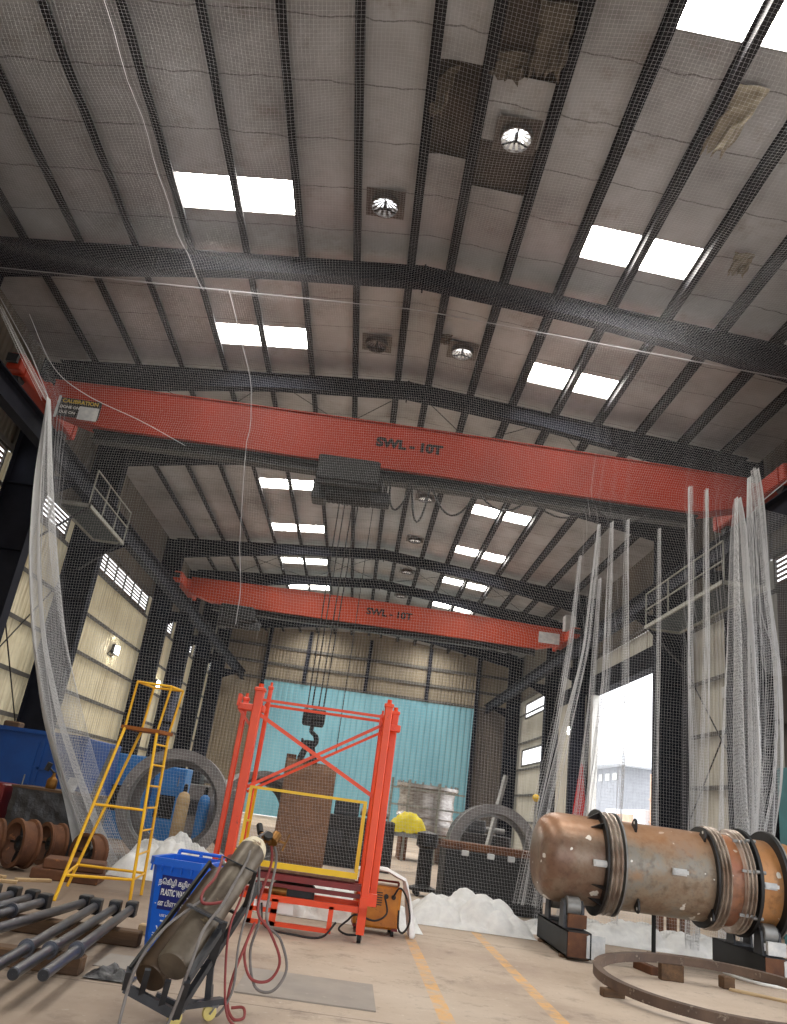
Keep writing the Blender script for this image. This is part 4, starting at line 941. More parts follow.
# ------------------------------------------------------------------ turned shafts on timber bearers
Zs = .205
def shaft(p, q, label, blk=True, collars=(.26, .30), first=True):
    p, q = Vector(p), Vector(q); d = (q - p).normalized(); Lh = (q - p).length
    t = thing('turned_shaft', label, 'steel shaft', p, 0, 'turned shafts on the floor')
    pr = [(0, .004), (0, .034), (.01, .042)]
    c0 = collars[0] * Lh
    pr += [(c0, .042), (c0, .056), (c0 + .09, .056), (c0 + .09, .045), (Lh - .02, .045), (Lh, .04), (Lh, .004)]
    MB().lathe(pr, (0, 0, 0), d, 20).build('rod', 'shaft', t, 35)
    MB().lathe([(-.006, .001), (-.006, .034), (.0, .036)], (0, 0, 0), d, 20).build('end_face', 'shaft_end', t)
    MB().ring((0, 0, 0), d, .05, .066, c0 + .005, c0 + .05, 20).build('collar', 'shaft', t, 40)
    if blk:
        s = d.cross(V(0, 0, 1)).normalized(); m = MB(); R = Matrix((s, d, V(0, 0, 1))).transposed()
        m.bev(d * (Lh + .075), (.12, .15, .15), .01, R); m.build('end_block', 'shaft_end', t)
    return t
for p, q, l, c in (((-1.94, 6.28, Zs), (-2.19, 9.5, Zs), 'turned steel shaft closest to the blue bin, oiled end towards the viewer', .28),
                   ((-2.12, 6.20, Zs), (-2.35, 9.42, Zs), 'second turned steel shaft from the blue bin', .265),
                   ((-2.27, 6.0, Zs), (-2.54, 9.36, Zs), 'third turned steel shaft from the blue bin', .30),
                   ((-2.92, 6.0, Zs), (-2.71, 9.5, Zs), 'fourth turned steel shaft from the blue bin, slightly askew', .02),
                   ((-3.16, 6.2, Zs), (-3.05, 9.2, Zs), 'fifth turned steel shaft from the blue bin', .76),
                   ((-3.31, 6.3, Zs), (-3.24, 9.34, Zs), 'sixth turned steel shaft from the blue bin', .72),
                   ((-3.50, 6.3, Zs), (-3.45, 9.38, Zs), 'seventh turned steel shaft from the blue bin', .7),
                   ((-3.70, 6.3, Zs), (-3.68, 9.4, Zs), 'eighth turned steel shaft, farthest from the blue bin', .7)):
    shaft(p, q, l, True, (c, 0))
for y, x0, x1, l in ((8.75, -4.2, -1.86, 'long old timber bearer under the far ends of the shafts'), (7.35, -4.2, -1.98, 'long old timber bearer under the near ends of the shafts')):
    m = MB(); m.bev((0, 0, .068), (x1 - x0, .17, .136), .012); o = tag(m.build('timber_bearer', 'timber'), l, 'timber'); o.location = ((x0 + x1) / 2, y, 0); o.rotation_euler = (0, 0, .03)
P_ = []
for i in range(17):
    P_.append([(-1.74 + .4 * (i / 16 - .5), 7.4 + .26 * (j / 12 - .5), .012 + .1 * max(0, sin(PI * i / 16) * sin(PI * j / 12)) * (.75 + .4 * sin(.9 * i + .5) * cos(.8 * j))) for j in range(13)])
o = MB().grid(P_).build('oily_rag', 'plastic_black', None, 60); tag(o, 'crumpled black rag on the floor beside the shafts', 'rag')
tag(MB().bev((-1.96, 9.45, .05), (.16, .12, .1), .01).build('small_carton', 'timber_pale'), 'small pale green-edged carton on the floor between shafts and blue bin', 'carton')

# ------------------------------------------------------------------ far left: rims, plates, crate, cabin
def rim(x, y, r, rz, label, tilt=0):
    t = thing('roller_drum', label, 'roller drum', (x, y, r + .005), rz, 'rusty rims standing on the floor')
    m = MB(); m.lathe([(-.14, r * .8), (-.14, r * .98), (-.10, r * .98), (-.08, r * .88), (.08, r * .88), (.10, r * .98), (.14, r * .98), (.14, r * .8), (-.14, r * .8)], (0, 0, 0), (0, 1, 0), 40, (0, 0, 1)); m.build('rim_band', 'rust', t, 40)
    m = MB(); m.ring((0, 0, 0), (0, 1, 0), r * .16, r * .3, -.05, .05, 24)
    for k in range(5): a = 2 * PI * k / 5; m.bar((r * .28 * cos(a), 0, r * .28 * sin(a)), (r * .82 * cos(a), 0, r * .82 * sin(a)), .05, .03)
    m.build('hub_web', 'dark', t, 40); return t
rim(-5.42, 13.2, .33, 2.3, 'rusty steel rim cut off by the picture edge, beside the plastic-wrapped crate')
rim(-4.86, 13.05, .36, 2.42, 'widest rusty steel rim standing before the plastic-wrapped crate')
rim(-4.72, 13.95, .33, 2.35, 'rusty steel rim wedged behind the widest rim')
rim(-4.0, 13.66, .30, 2.6, 'dark steel rim standing behind the stacked brown plates')
for k, (x, y, w, d, z, h, l) in enumerate(((-3.95, 12.78, .95, .62, 0, .14, 'bottom thick brown steel plate of the pair by the ladder foot'), (-3.9, 12.83, .85, .55, .145, .13, 'upper thick brown steel plate of the pair by the ladder foot'))):
    o = tag(MB().bev((0, 0, h / 2), (w, d, h), .012).build('steel_plate', 'rust'), l, 'steel plate'); o.location = (x, y, z); o.rotation_euler = (0, 0, .12 + .1 * k)
for i, (x, y, r, w) in enumerate(((-4.6, 11.6, .3, .7), (-4.85, 12.05, -.2, .6), (-4.2, 12.1, .8, .5))):
    o = tag(MB().bev((0, 0, .02), (w, .1, .04), .006).build('scrap_wood', 'timber_pale'), ('pale scrap board nearest the shafts, below the rusty rims', 'pale scrap board farthest from the shafts, under the rusty rims', 'pale scrap board skewed below the widest rim')[i], 'scrap wood'); o.location = (x, y, 0); o.rotation_euler = (0, 0, r)
t = thing('wrapped_crate', 'crate wrapped in black plastic with a brown plank top behind the rusty rims', 'crate', (-5.25, 15.45, 0))
P_ = [[(1.0 * (i / 20 - .5) * 1.5 + .0, -.42 - .05 * abs(sin(i * 1.1)) * (1.3 - j / 12) - .02 * sin(j * 1.7 + i), .02 + 1.05 * j / 12) for j in range(13)] for i in range(21)]
m = MB().grid(P_); m.bb(-.74, .74, -.36, .4, 0, 1.05); m.build('plastic_wrap', 'plastic_black', t, 50)
m = MB(); 
for k in range(4): m.bb(-.78, .78, -.46 + .23 * k, -.46 + .23 * k + .215, 1.07, 1.11)
m.build('plank_top', 'timber', t)
m = MB(); m.lathe([(0, .02), (0, .085), (.02, .095), (.14, .095), (.17, .08), (.20, .045), (.24, .03), (.27, .03), (.27, .004)], (0, 0, 0), (0, 0, 1), 24)
t = thing('gas_burner', 'small brass burner bottle standing on the plank-topped crate', 'burner', (-5.45, 15.3, 1.112)); m.build('tank', 'brass', t, 40)
m = MB(); m.bar((0, 0, .27), (-.13, 0, .36), .03); m.cyl((-.16, 0, .3), (-.12, 0, .44), .05, 12); m.build('burner_head', 'dark', t, 40)
m = MB(); m.cyl((.02, 0, .24), (.12, .02, .62), .005, 6); m.build('priming_wire', 'galv', t, 40)
m = MB(); m.add([(-.12, 0, 0), (.1, 0, 0), (.14, .1, .24), (-.06, .1, .24), (-.12, .02, 0), (.1, .02, 0), (.14, .12, .24), (-.06, .12, .24)], [(0, 1, 2, 3), (7, 6, 5, 4), (0, 4, 5, 1), (3, 2, 6, 7), (1, 5, 6, 2), (0, 3, 7, 4)]); o = tag(m.build('paper_card', 'paper'), 'white card leaning on the plank-topped crate beside the brass burner bottle', 'card'); o.location = (-5.15, 15.4, 1.112)
tag(MB().bev((-6.4, 15.4, .55), (.5, .8, 1.1), .03).build('red_bin', 'darkred'), 'dull red steel bin at the picture edge next to the wrapped crate', 'steel bin')
t = thing('site_cabin', 'deep blue steel cabin against the louvred wall behind the wrapped crate', 'cabin', (-7.45, 18.9, 0))
MB().bev((0, 0, 1.08), (3.4, 2.6, 2.12), .02).build('body', 'blue_deep', t)
m = MB()
for x in (-1.6, -.4, .8, 1.6): m.bb(x - .03, x + .03, -1.33, -1.3, .1, 2.1)
m.bb(-1.7, 1.7, -1.33, -1.3, 1.38, 1.42); m.bb(-1.72, 1.72, -1.36, -1.3, 2.08, 2.16); m.build('seam_trim', 'blue_deep', t)
m = MB(); m.bb(-.3, .7, -1.325, -1.3, .1, 1.95); d_ = m.build('door', 'blue_deep', t); MB().cyl((.6, -1.36, 1.0), (.6, -1.36, 1.25), .015, 8).build('door_handle', 'galv', d_, 40)
m = MB(); m.bev((-.9, -.6, 2.2), (.5, .3, .1), .02); m.bev((-.2, -.7, 2.22), (.35, .3, .14), .02); o = tag(m.build('odd_boxes', 'timber', None), 'small brown carton lying on the blue cabin roof', 'carton'); o.name = 'carton'; o.location = (-7.45, 18.9, 0)
for i, (x, y, w, d, h, l) in enumerate(((-5.75, 21.4, 1.15, .8, 2.0, 'light blue steel cabinet with a dark opening behind the yellow ladder legs'), (-4.7, 21.9, .8, .8, 1.85, 'light blue steel cabinet nearer the big grey ring'))):
    t = thing('machine_cabinet', l, 'cabinet', (x, y, 0)); MB().bev((0, 0, h / 2), (w, d, h), .02).build('body', 'blue_light', t)
    m = MB(); m.bb(-w * .3, w * .3, -d / 2 - .012, -d / 2 - .001, h * .32, h * .62); m.build('control_opening', 'black', t)
    m = MB(); m.bb(-w / 2 + .04, w / 2 - .04, -d / 2 - .02, -d / 2 - .002, h * .68, h * .95); q = m.build('door', 'blue_light', t); MB().cyl((w * .3, -d / 2 - .04, h * .75), (w * .3, -d / 2 - .04, h * .88), .012, 8).build('door_handle', 'galv', q, 40)
# tall thin pipe bundle leaning by the cabin
m = MB(); m.bar((-5.45, 17.3, 0), (-5.2, 17.7, 2.0), .12, .05); tag(m.build('leaning_board', 'galv'), 'narrow shiny plastic-wrapped panel leaning between the blue cabin and cabinets', 'panel')

# big ring shells
def big_ring(x, y, r, rz, label, depth=.9, wall=.16, inner=True):
    t = thing('ring_shell', label, 'ring shell', (x, y, r), rz)
    MB().ring((0, 0, 0), (0, 1, 0), r - .05, r - .005, .05, depth, 64, (0, 0, 1)).build('shell', 'ringsteel', t, 40)
    MB().ring((0, 0, 0), (0, 1, 0), r - wall, r, -.03, .05, 64, (0, 0, 1)).build('face_flange', 'ringsteel', t, 40)
    MB().ring((0, 0, 0), (0, 1, 0), r - wall - .02, r - .05, depth * .25, depth * .25 + .06, 64, (0, 0, 1)).build('inner_flange', 'galv', t, 40)
    if inner: MB().ring((0, 0, 0), (0, 1, 0), r - wall - .12, r - .02, depth, depth + .08, 64, (0, 0, 1)).build('back_flange', 'ringsteel', t, 40)
    return t
big_ring(-3.47, 16.6, 1.08, .10, 'big grey ring shell standing upright behind the blue bin', .9, .2)
big_ring(-1.86, 18.1, 1.0, .25, 'big dark ring shell behind the hanging brown plate', 1.7, .14)
for x, y, r, m_, l in ((-3.2, 18.6, .13, 'blue_light', 'dark blue gas cylinder seen standing through the big grey ring'), (-3.75, 19.0, .15, 'timber_pale', 'buff gas cylinder seen standing through the big grey ring')):
    t = thing('gas_cylinder', l, 'gas cylinder', (x, y, 0)); MB().lathe([(0, .02), (0, r), (1.15, r), (1.28, r * .75), (1.33, .04)], (0, 0, 0), (0, 0, 1), 24).build('body', m_, t, 40); MB().lathe([(1.33, .04), (1.36, .05), (1.48, .045), (1.5, .01)], (0, 0, 0), (0, 0, 1), 16).build('valve_cap', 'dark', t, 40)

# hanging rolled plate with sling
t = thing('hanging_plate', 'brown curved steel plate hanging from the crane hook behind the yellow guard rail', 'steel plate', (-.88, 17.05, .28))
P_ = []
for i in range(17):
    u = i / 16; P_.append([((u - .5) * 1.05, -.10 * cos((u - .5) * 2.2) + .1, 2.02 * v - .06 * u * v) for v in np.linspace(0, 1, 9)])
o = MB().grid(P_).build('plate', 'rust_plate', t, 40); md = o.modifiers.new('s', 'SOLIDIFY'); md.thickness = .06
m = MB(); m.bb(-.56, -.36, .06, .16, 1.7, 2.1); m.build('edge_clamp', 'rust', t)
tag(MB().add([], []).build('x', 'rust'), 'x y z w', 'x') if False else None
t = thing('lifting_sling', 'dark webbing sling joining the crane hook to the brown plate', 'sling', (-1.0, 17.03, 2.3))
m = MB(); m.bar((-.03, 0, .34), (-.15, 0, .0), .13, .13); m.bar((.03, .0, .34), (.15, .0, .0), .13, .13); m.bev((.0, .01, .34), (.26, .1, .12), .03); m.build('webbing', 'dark', t)
m = MB(); m.bb(-.2, .22, -.05, .08, -.06, .02); m.build('plate_clamp', 'rust', t)

# centre rear: fixture box, half arch, machined vessel, yellow covered machine
t = thing('fixture_block', 'long dark steel fixture block standing behind the net heap', 'fixture block', (2.95, 16.6, 0), .02)
m = MB(); m.bev((0, 0, .52), (1.95, .9, 1.0), .02); m.bb(-.97, .97, -.47, -.45, .1, .16); m.build('block', 'black', t)
m = MB(); m.bev((.1, -.05, 1.09), (2.2, .7, .14), .01); m.build('top_plate', 'rust', t)
m = MB()
for x in (-.6, -.1, .3, .75): m.bev((x, -.46, .98), (.14, .06, .1), .01)
m.build('clamp_lug', 'paper', t)
t = thing('half_ring', 'dark half ring arch standing on edge behind the fixture block', 'half ring', (3.35, 18.6, .02))
MB().ring((0, 0, .95), (0, 1, 0), .82, 1.02, 0, .16, 48, (1, 0, 0), PI, 2 * PI).build('front_web', 'ringsteel', t, 40)
MB().ring((0, 0, .95), (0, 1, 0), .74, .84, .3, .4, 48, (1, 0, 0), PI, 2 * PI).build('middle_web', 'galv', t, 40)
MB().ring((0, 0, .95), (0, 1, 0), .95, 1.0, .16, .9, 48, (1, 0, 0), PI, 2 * PI).build('arch_plate', 'dark', t, 40)
m = MB()
for s in (-1, 1): m.bb(s * .92 - .1, s * .92 + .1, 0, .9, 0, .97)
m.build('foot', 'dark', t)
t = thing('machined_vessel', 'bright machined steel vessel on trestles against the pale blue back door', 'vessel', (2.75, 29.5, 0))
MB().lathe([(.95, .1), (.95, 1.0), (1.2, 1.05), (1.25, .98), (1.4, .98), (1.45, 1.03), (1.6, .98), (1.8, 1.02), (2.0, .98), (2.35, 1.02), (2.4, 1.12), (2.5, 1.12), (2.5, .1)], (0, 0, 0), (0, 0, 1), 48).build('shell', 'silver', t, 30)
m = MB()
for k in range(24): a = 2 * PI * k / 24; m.bb(1.08 * cos(a) - .03, 1.08 * cos(a) + .03, 1.08 * sin(a) - .03, 1.08 * sin(a) + .03, 2.36, 2.58)
m.build('flange_bolts', 'galv', t)
m = MB()
for x in (-1.35, -.75, .3): 
    m.bb(x - .04, x + .04, -1.35, -1.27, 0, 2.6)
for z in (.9, 1.75, 2.3): m.bb(-1.38, 1.2, -1.33, -1.29, z - .03, z + .03)
m.build('access_scaffold', 'rail_grey', t)
for x in (-.7, .7): MB().bb(x - .12, x + .12, -.9, .9, 0, .95).build('trestle', 'rust', t)
t = thing('covered_machine', 'machine under a yellow sheet on a small table near the bright vessel', 'machine', (1.75, 23.5, 0))
P_ = [[(1.1 * (i / 16 - .5), .6 * (j / 10 - .5), 1.0 + .55 * max(0, sin(PI * i / 16)) ** .5 * max(0, sin(PI * j / 10)) ** .4 + .05 * sin(i * 1.3) * cos(j)) for j in range(11)] for i in range(17)]
MB().grid(P_).build('yellow_sheet', 'tarp_yellow', t, 60)
m = MB(); m.bb(-.5, .6, -.3, .3, .9, 1.0); m.build('table_top', 'galv', t)
for x in (-.42, .5):
    for y in (-.24, .24): MB().bb(x - .05, x + .05, y - .05, y + .05, 0, .9).build('leg', 'rust', t)
t = thing('tripod_jack', 'dark machine pedestal on a trolley beside the fixture block', 'pedestal', (1.75, 17.6, 0))
MB().lathe([(.1, .28), (.16, .28), (.2, .16), (.9, .15), (.95, .22), (1.2, .22), (1.25, .05)], (0, 0, 0), (0, 0, 1), 20).build('column', 'dark', t, 40)
for a in (0, 2.1, 4.2): MB().cyl((.25 * cos(a), .25 * sin(a) - .02, .06), (.25 * cos(a), .25 * sin(a) + .02, .06), .06, 14).build('wheel', 'rubber', t, 40)
m = MB(); m.bar((0, 0, 0), (.62, .3, 2.95), .13, .1); m.bar((.38, .18, 1.85), (.0, .5, 0), .06); o = tag(m.build('loading_boom', 'galv'), 'pale slanting boom rising behind the dark half ring', 'boom'); o.location = (3.95, 24, 0)
t = thing('ball_post', 'slim post with a yellow ball cap behind the dished vessel end', 'post', (4.52, 19.9, 0)); MB().cyl((0, 0, 0), (0, 0, 2.2), .03, 10).build('post', 'galv', t, 40); MB().lathe([(2.2 + .09 - .09 * cos(a), .09 * sin(a)) for a in np.linspace(.05, PI - .05, 10)], (0, 0, 0), (0, 0, 1), 16).build('ball_cap', 'yellow', t, 60)
m = MB(); m.lathe([(0, .25), (.5, .25), (1.4, .16), (2.0, .05), (2.08, .01)], (0, 0, 0), (0, 0, 1), 16); o = tag(m.build('white_sack', 'cloth', None, 50), 'white sack propped beside the yellow-capped post', 'sack'); o.location = (4.95, 20.3, 0)
# red furled cloth
P_ = []
for i in range(25):
    a = 2 * PI * i / 24; P_.append([(.30 * (1 - v) ** .8 * cos(a) * (1 + .22 * sin(5 * a)) + .04 * v, .26 * (1 - v) ** .8 * sin(a) * (1 + .22 * sin(5 * a)), .02 + 3.4 * v) for v in np.linspace(0, 1, 15)])
t = thing('furled_umbrella', 'tall bright red furled umbrella standing by the doorway', 'umbrella', (5.72, 20.4, 0)); MB().grid(P_).build('canopy', 'red_cloth', t, 50); MB().cyl((.04, 0, 0), (.04, 0, 3.5), .02, 8).build('pole', 'galv', t, 40)
for x, y, w, d, h, l, mm in ((.35, 22.5, 1.9, 1.0, 1.25, 'dark machine bed seen right behind the yellow guard rail cage', 'dark'), (-4.6, 26, 2.4, 1.2, 1.5, 'dull grey machine bed far behind the big grey ring shell', 'ringsteel'), (4.6, 27.5, 1.6, 1.0, 1.2, 'dull dark machine bed behind the pale boom', 'dark')):
    t = thing('machine_bed', l, 'machine', (x, y, 0)); MB().bev((0, 0, h / 2), (w, d, h), .03).build('bed', mm, t)
    m = MB(); m.bev((-w * .2, 0, h + .2), (w * .35, d * .7, .4), .03); m.build('headstock', 'frame_grey', t); m = MB(); m.cyl((0, -.1, h + .15), (w * .4, -.1, h + .15), .09, 16); m.build('spindle', 'galv', t, 40)
    for k in range(3): MB().bev((-w * .3 + w * .3 * k, -d / 2 - .02, h * .55), (w * .2, .04, h * .3), .01).build('cover_plate', 'frame_grey', t)
# blue drum with the welder's arc
def barrel(x, y, l, mm):
    o = tag(MB().lathe([(0, .02), (0, .28), (.3, .285), (.31, .3), (.33, .285), (.58, .285), (.59, .3), (.61, .285), (.88, .28), (.88, .02)], (0, 0, 0), (0, 0, 1), 28).build('steel_drum', mm, None, 40), l, 'drum'); o.location = (x, y, 0)
barrel(5.2, 22.5, 'blue steel drum behind the vessel dished end', 'blue_deep'); barrel(4.9, 23.3, 'blue steel drum farther back by the pale boom', 'blue_light')
t = thing('tool_cupboard', 'teal tool cupboard beside the braced wall bay behind the vessel flange', 'cupboard', (9.95, 17.3, 0)); MB().bev((0, 0, 1.8), (.7, 1.6, 3.6), .02).build('body', 'teal', t); m = MB(); m.bb(-.37, -.355, -.75, -.02, .1, 3.5); m.bb(-.37, -.355, .02, .75, .1, 3.5); m.build('door', 'teal', t); m = MB(); m.cyl((-.39, -.1, 1.7), (-.39, -.1, 2.0), .015, 8); m.build('door_handle', 'galv', t, 40)
for i, x in enumerate((6.05, 6.3, 6.55)):
    o = tag(MB().bev((0, 0, .35), (.16, .12, .7), .01).build('steel_billet', 'rust'), ('upright rusty billet nearest the prop post under the vessel', 'middle upright rusty billet under the vessel', 'upright rusty billet nearest the flanged end stand')[i], 'billet'); o.location = (x, 15.9, 0)
o = tag(MB().bev((0, 0, .05), (1.5, .2, .1), .01).build('flat_timber', 'timber'), 'flat dark timber lying on the floor behind the vessel', 'timber'); o.location = (5.6, 15.4, 0)
# outside, beyond the doorway
t = thing('outside_shed', 'hazy grey shed with a red and white roof edge outside the doorway', 'shed', (30, 85, 0))
MB().bb(-3, 12, -4, 14, 0, 8.6).build('wall', 'shed', t); m = MB(); m.bb(-4.5, 0, -6, 16, 8.6, 9.6); m.build('roof_edge', 'shed_white', t); m = MB(); m.bb(-4.6, -4.4, 3, 16, 8.7, 10.3); m.build('fascia', 'shed_red', t)
for k in range(4): MB().bb(-3.1, -3.02, -2.5 + 2.4 * k, -1.3 + 2.4 * k, 7.3, 8.0).build('shed_window', 'white', t)
t = thing('outside_hut', 'peach shuttered hut outside the doorway before the hazy shed', 'hut', (23.5, 66, 0)); MB().bb(-1.2, 3, -4.5, 5, 0, 4.0).build('wall', 'shed_white', t); m = MB(); m.bb(-1.28, -1.2, -2, 1.2, .5, 3.6); m.bb(-1.28, -1.2, 1.5, 4.6, .5, 3.6); m.build('shutter', 'shutter', t)
t = thing('outside_block', 'pale white corner block outside at the near edge of the doorway', 'building', (24.5, 58, 0)); MB().bb(-2, 6, -4, 1.2, 0, 7.6).build('wall', 'shed_white', t); m = MB(); m.bb(-2.3, 6, -4.2, 1.4, 7.6, 7.9); m.build('roof', 'shed', t)
m = MB(); m.bb(22.6, 22.9, 59.4, 61.3, 0, 6.6); 
for k in range(3): m.bb(22.5, 22.6, 59.4, 61.3, 1.5 + 1.6 * k, 1.6 + 1.6 * k)
tag(m.build('boundary_screen', 'shutter'), 'peach panel screen beside the pale corner block outside', 'screen')

# ------------------------------------------------------------------ the safety net
NP = .055
def net_sheet(S, nu, nv, su, sv, name, parent, radius=.002):
    """S(U,V)->xyz arrays; nu/nv: twine counts; su/sv: samples along a twine"""
    lines = []
    uu = np.linspace(0, 1, su); vv = np.linspace(0, 1, sv)
    for u in np.linspace(0, 1, nu): lines.append(S(np.full(sv, u), vv))
    for v in np.linspace(0, 1, nv): lines.append(S(uu, np.full(su, v)))
    return threads(name, lines, radius, 'net', parent)
t = thing('safety_net', 'huge fine white safety net hung from the roof across the hall', 'net', (0, 14.2, 0))
NY = 14.15
ZL = np.array([0.02, .2, 1.3, 3.6, 5.1, 8.4, 9.4, 10.7, 11.9]); XL = np.array([-3.95, -4.05, -4.9, -5.95, -6.45, -7.2, -7.9, -9.0, -10.0])
ZR = np.array([0.02, 2.1, 5.15, 5.9, 8.2, 9.5, 11.9]); XR = np.array([7.3, 7.45, 7.7, 7.4, 7.3, 8.6, 10.0])
# folds: (x at floor, x at z=8, half width, gathered amount)
FOLD = [(3.42, 4.0, .03, 9), (3.62, 4.2, .025, 6), (3.9, 4.45, .03, 4), (4.25, 4.75, .05, 3), (5.92, 5.98, .03, 7), (6.2, 6.1, .025, 6), (6.62, 6.62, .12, 4), (6.98, 6.9, .03, 9), (7.2, 7.1, .04, 9)]
def col_x(z):
    """sorted twine positions across the sheet at height z"""
    a, b = np.interp(z, ZL, XL), np.interp(z, ZR, XR); X = np.linspace(a, b, 1400); rho = np.ones_like(X)
    g = np.clip((11.0 - z) / 3.5, 0, 1) * (0.35 + .65 * np.clip((9 - z) / 4, 0, 1))
    wl = .16 + .10 * np.clip((5 - z) / 5, 0, 1)
    rho += 7 * g * np.exp(-((X - a - wl) / wl) ** 2)
    for x0, x8, w, am in FOLD:
        xc = x0 + (x8 - x0) * min(z, 9) / 8; rho += am * g * np.exp(-((X - xc) / w) ** 2)
    c = np.cumsum(rho); c = (c - c[0]) / (c[-1] - c[0]); return X, c, rho
ZG = np.linspace(0.02, 11.75, 60); TAB = [col_x(z) for z in ZG]
UG = np.linspace(0, 1, 420); XG = np.array([np.interp(UG, c, X) for X, c, r in TAB]); RG = np.array([np.interp(UG, c, r) for X, c, r in TAB])
def bil(Tb, u, z):
    fi = np.clip((z - ZG[0]) / (ZG[-1] - ZG[0]) * (len(ZG) - 1), 0, len(ZG) - 1.001); i = fi.astype(int); f = fi - i
    fj = np.clip(u * (len(UG) - 1), 0, len(UG) - 1.001); j = fj.astype(int); h = fj - j
    return (Tb[i, j] * (1 - h) + Tb[i, j + 1] * h) * (1 - f) + (Tb[i + 1, j] * (1 - h) + Tb[i + 1, j + 1] * h) * f
def curtain(u, v):
    xt = -10 + 20 * u
    ztop = 11.75 - .05 * np.abs(xt)
    z = ztop + (.02 - ztop) * v
    x = bil(XG, u, z); r = bil(RG, u, z)
    y = NY + .35 * (1 - v) * 0 - .10 * np.sin(x * 1.1 + .4) * v - .07 * np.sin(2.7 * x + z * .5) * v + .05 * (np.clip(r, 1, 9) - 1) / 3 * np.sin(u * 420) + .25 * np.sin(PI * v) + .35 * v ** 6
    z = z + .05 * np.sin(1.3 * x) * np.sin(PI * v)
    return np.stack([x, y, np.maximum(z, .012)], -1)
net_sheet(curtain, 360, 215, 330, 60, 'curtain', t, .0013).location = (0, -14.2, 0)
def over(u, v):
    x = -10.2 + 20.4 * u; y = 5.2 + (NY - 5.2) * v
    z = 11.7 - .05 * np.abs(x) - .45 * np.sin(PI * v) ** 1.0 * (1 + .25 * np.sin(1.6 * x)) + .07 * np.sin(2.1 * x + 1.2 * y) * np.sin(PI * v) + .04 * np.sin(3.7 * y - x) - (1 - v) * .3
    return np.stack([x, y, z], -1)
net_sheet(over, 370, 165, 90, 45, 'overhead_sheet', t, .0013).location = (0, -14.2, 0)
rope = [[(-10.2 + 20.4 * u, NY, 11.76 - .05 * abs(-10.2 + 20.4 * u)) for u in np.linspace(0, 1, 40)]]
le = [[(np.interp(z, ZL, XL), NY + .1 - .1 * sin(z), z) for z in np.linspace(11.7, .1, 40)], [(np.interp(z, ZR, XR), NY + .1, z) for z in np.linspace(11.7, .1, 40)]]
threads('edge_rope', rope + le, .012, 'net', t, 1).location = (0, -14.2, 0)
sm = [curtain(np.full(30, .285), np.linspace(0, .62, 30)) + np.array([0, -.02, 0]), over(np.full(20, .27), np.linspace(.2, 1, 20)) + np.array([0, 0, -.02])]
sm.append(np.array(spline([(-8.0, 13.9, 10.1), (-7.2, 13.95, 9.0), (-6.4, 14.0, 8.5), (-5.2, 14.0, 8.1), (-4.2, 14.0, 7.7)], 6)))
threads('lacing_cord', sm, .008, 'net', t, 1).location = (0, -14.2, 0)
def heap(x0, x1, y0, y1, hgt, seed):
    r = np.random.default_rng(seed); nb = int(26 * (x1 - x0)); bx = r.uniform(x0 + .1, x1 - .1, nb); by = r.uniform(y0 + .15, y1 - .1, nb); br_ = r.uniform(.10, .30, nb)
    gx = np.linspace(x0, x1, int((x1 - x0) * 42)); gy = np.linspace(y0, y1, int((y1 - y0) * 42)); X, Y = np.meshgrid(gx, gy, indexing='ij')
    u = (X - x0) / (x1 - x0); v = (Y - y0) / (y1 - y0); env = np.clip(np.sin(PI * u), 0, 1) ** .5 * np.clip(np.sin(PI * np.clip(v * 1.0, 0, 1)), 0, 1) ** .45
    Z = np.zeros_like(X)
    for k in range(nb):
        d2 = ((X - bx[k]) ** 2 + (Y - by[k]) ** 2) / br_[k] ** 2; Z = np.maximum(Z, br_[k] * 1.35 * np.sqrt(np.clip(1 - d2, 0, 1)))
    for k in range(30):
        f = r.uniform(8, 30); th = r.uniform(0, PI); Z += .012 * 12 / f * np.abs(np.sin(f * (X * cos(th) + Y * sin(th)) + r.uniform(0, 6) + 1.5 * np.sin(3 * X + k)))
    Z = Z * env * hgt / .40
    return MB().grid(np.stack([X, Y, np.maximum(Z, .006)], -1)).build('bunched_hem', 'net_bunch', t, 180, off=(0, 14.2, 0))
heap(1.15, 3.17, 13.25, 14.75, .40, 3); heap(3.1, 7.6, 13.95, 15.1, .26, 8); heap(-1.3, 1.3, 12.2, 13.7, .36, 5); heap(-3.75, -2.0, 13.9, 15.3, .52, 9)
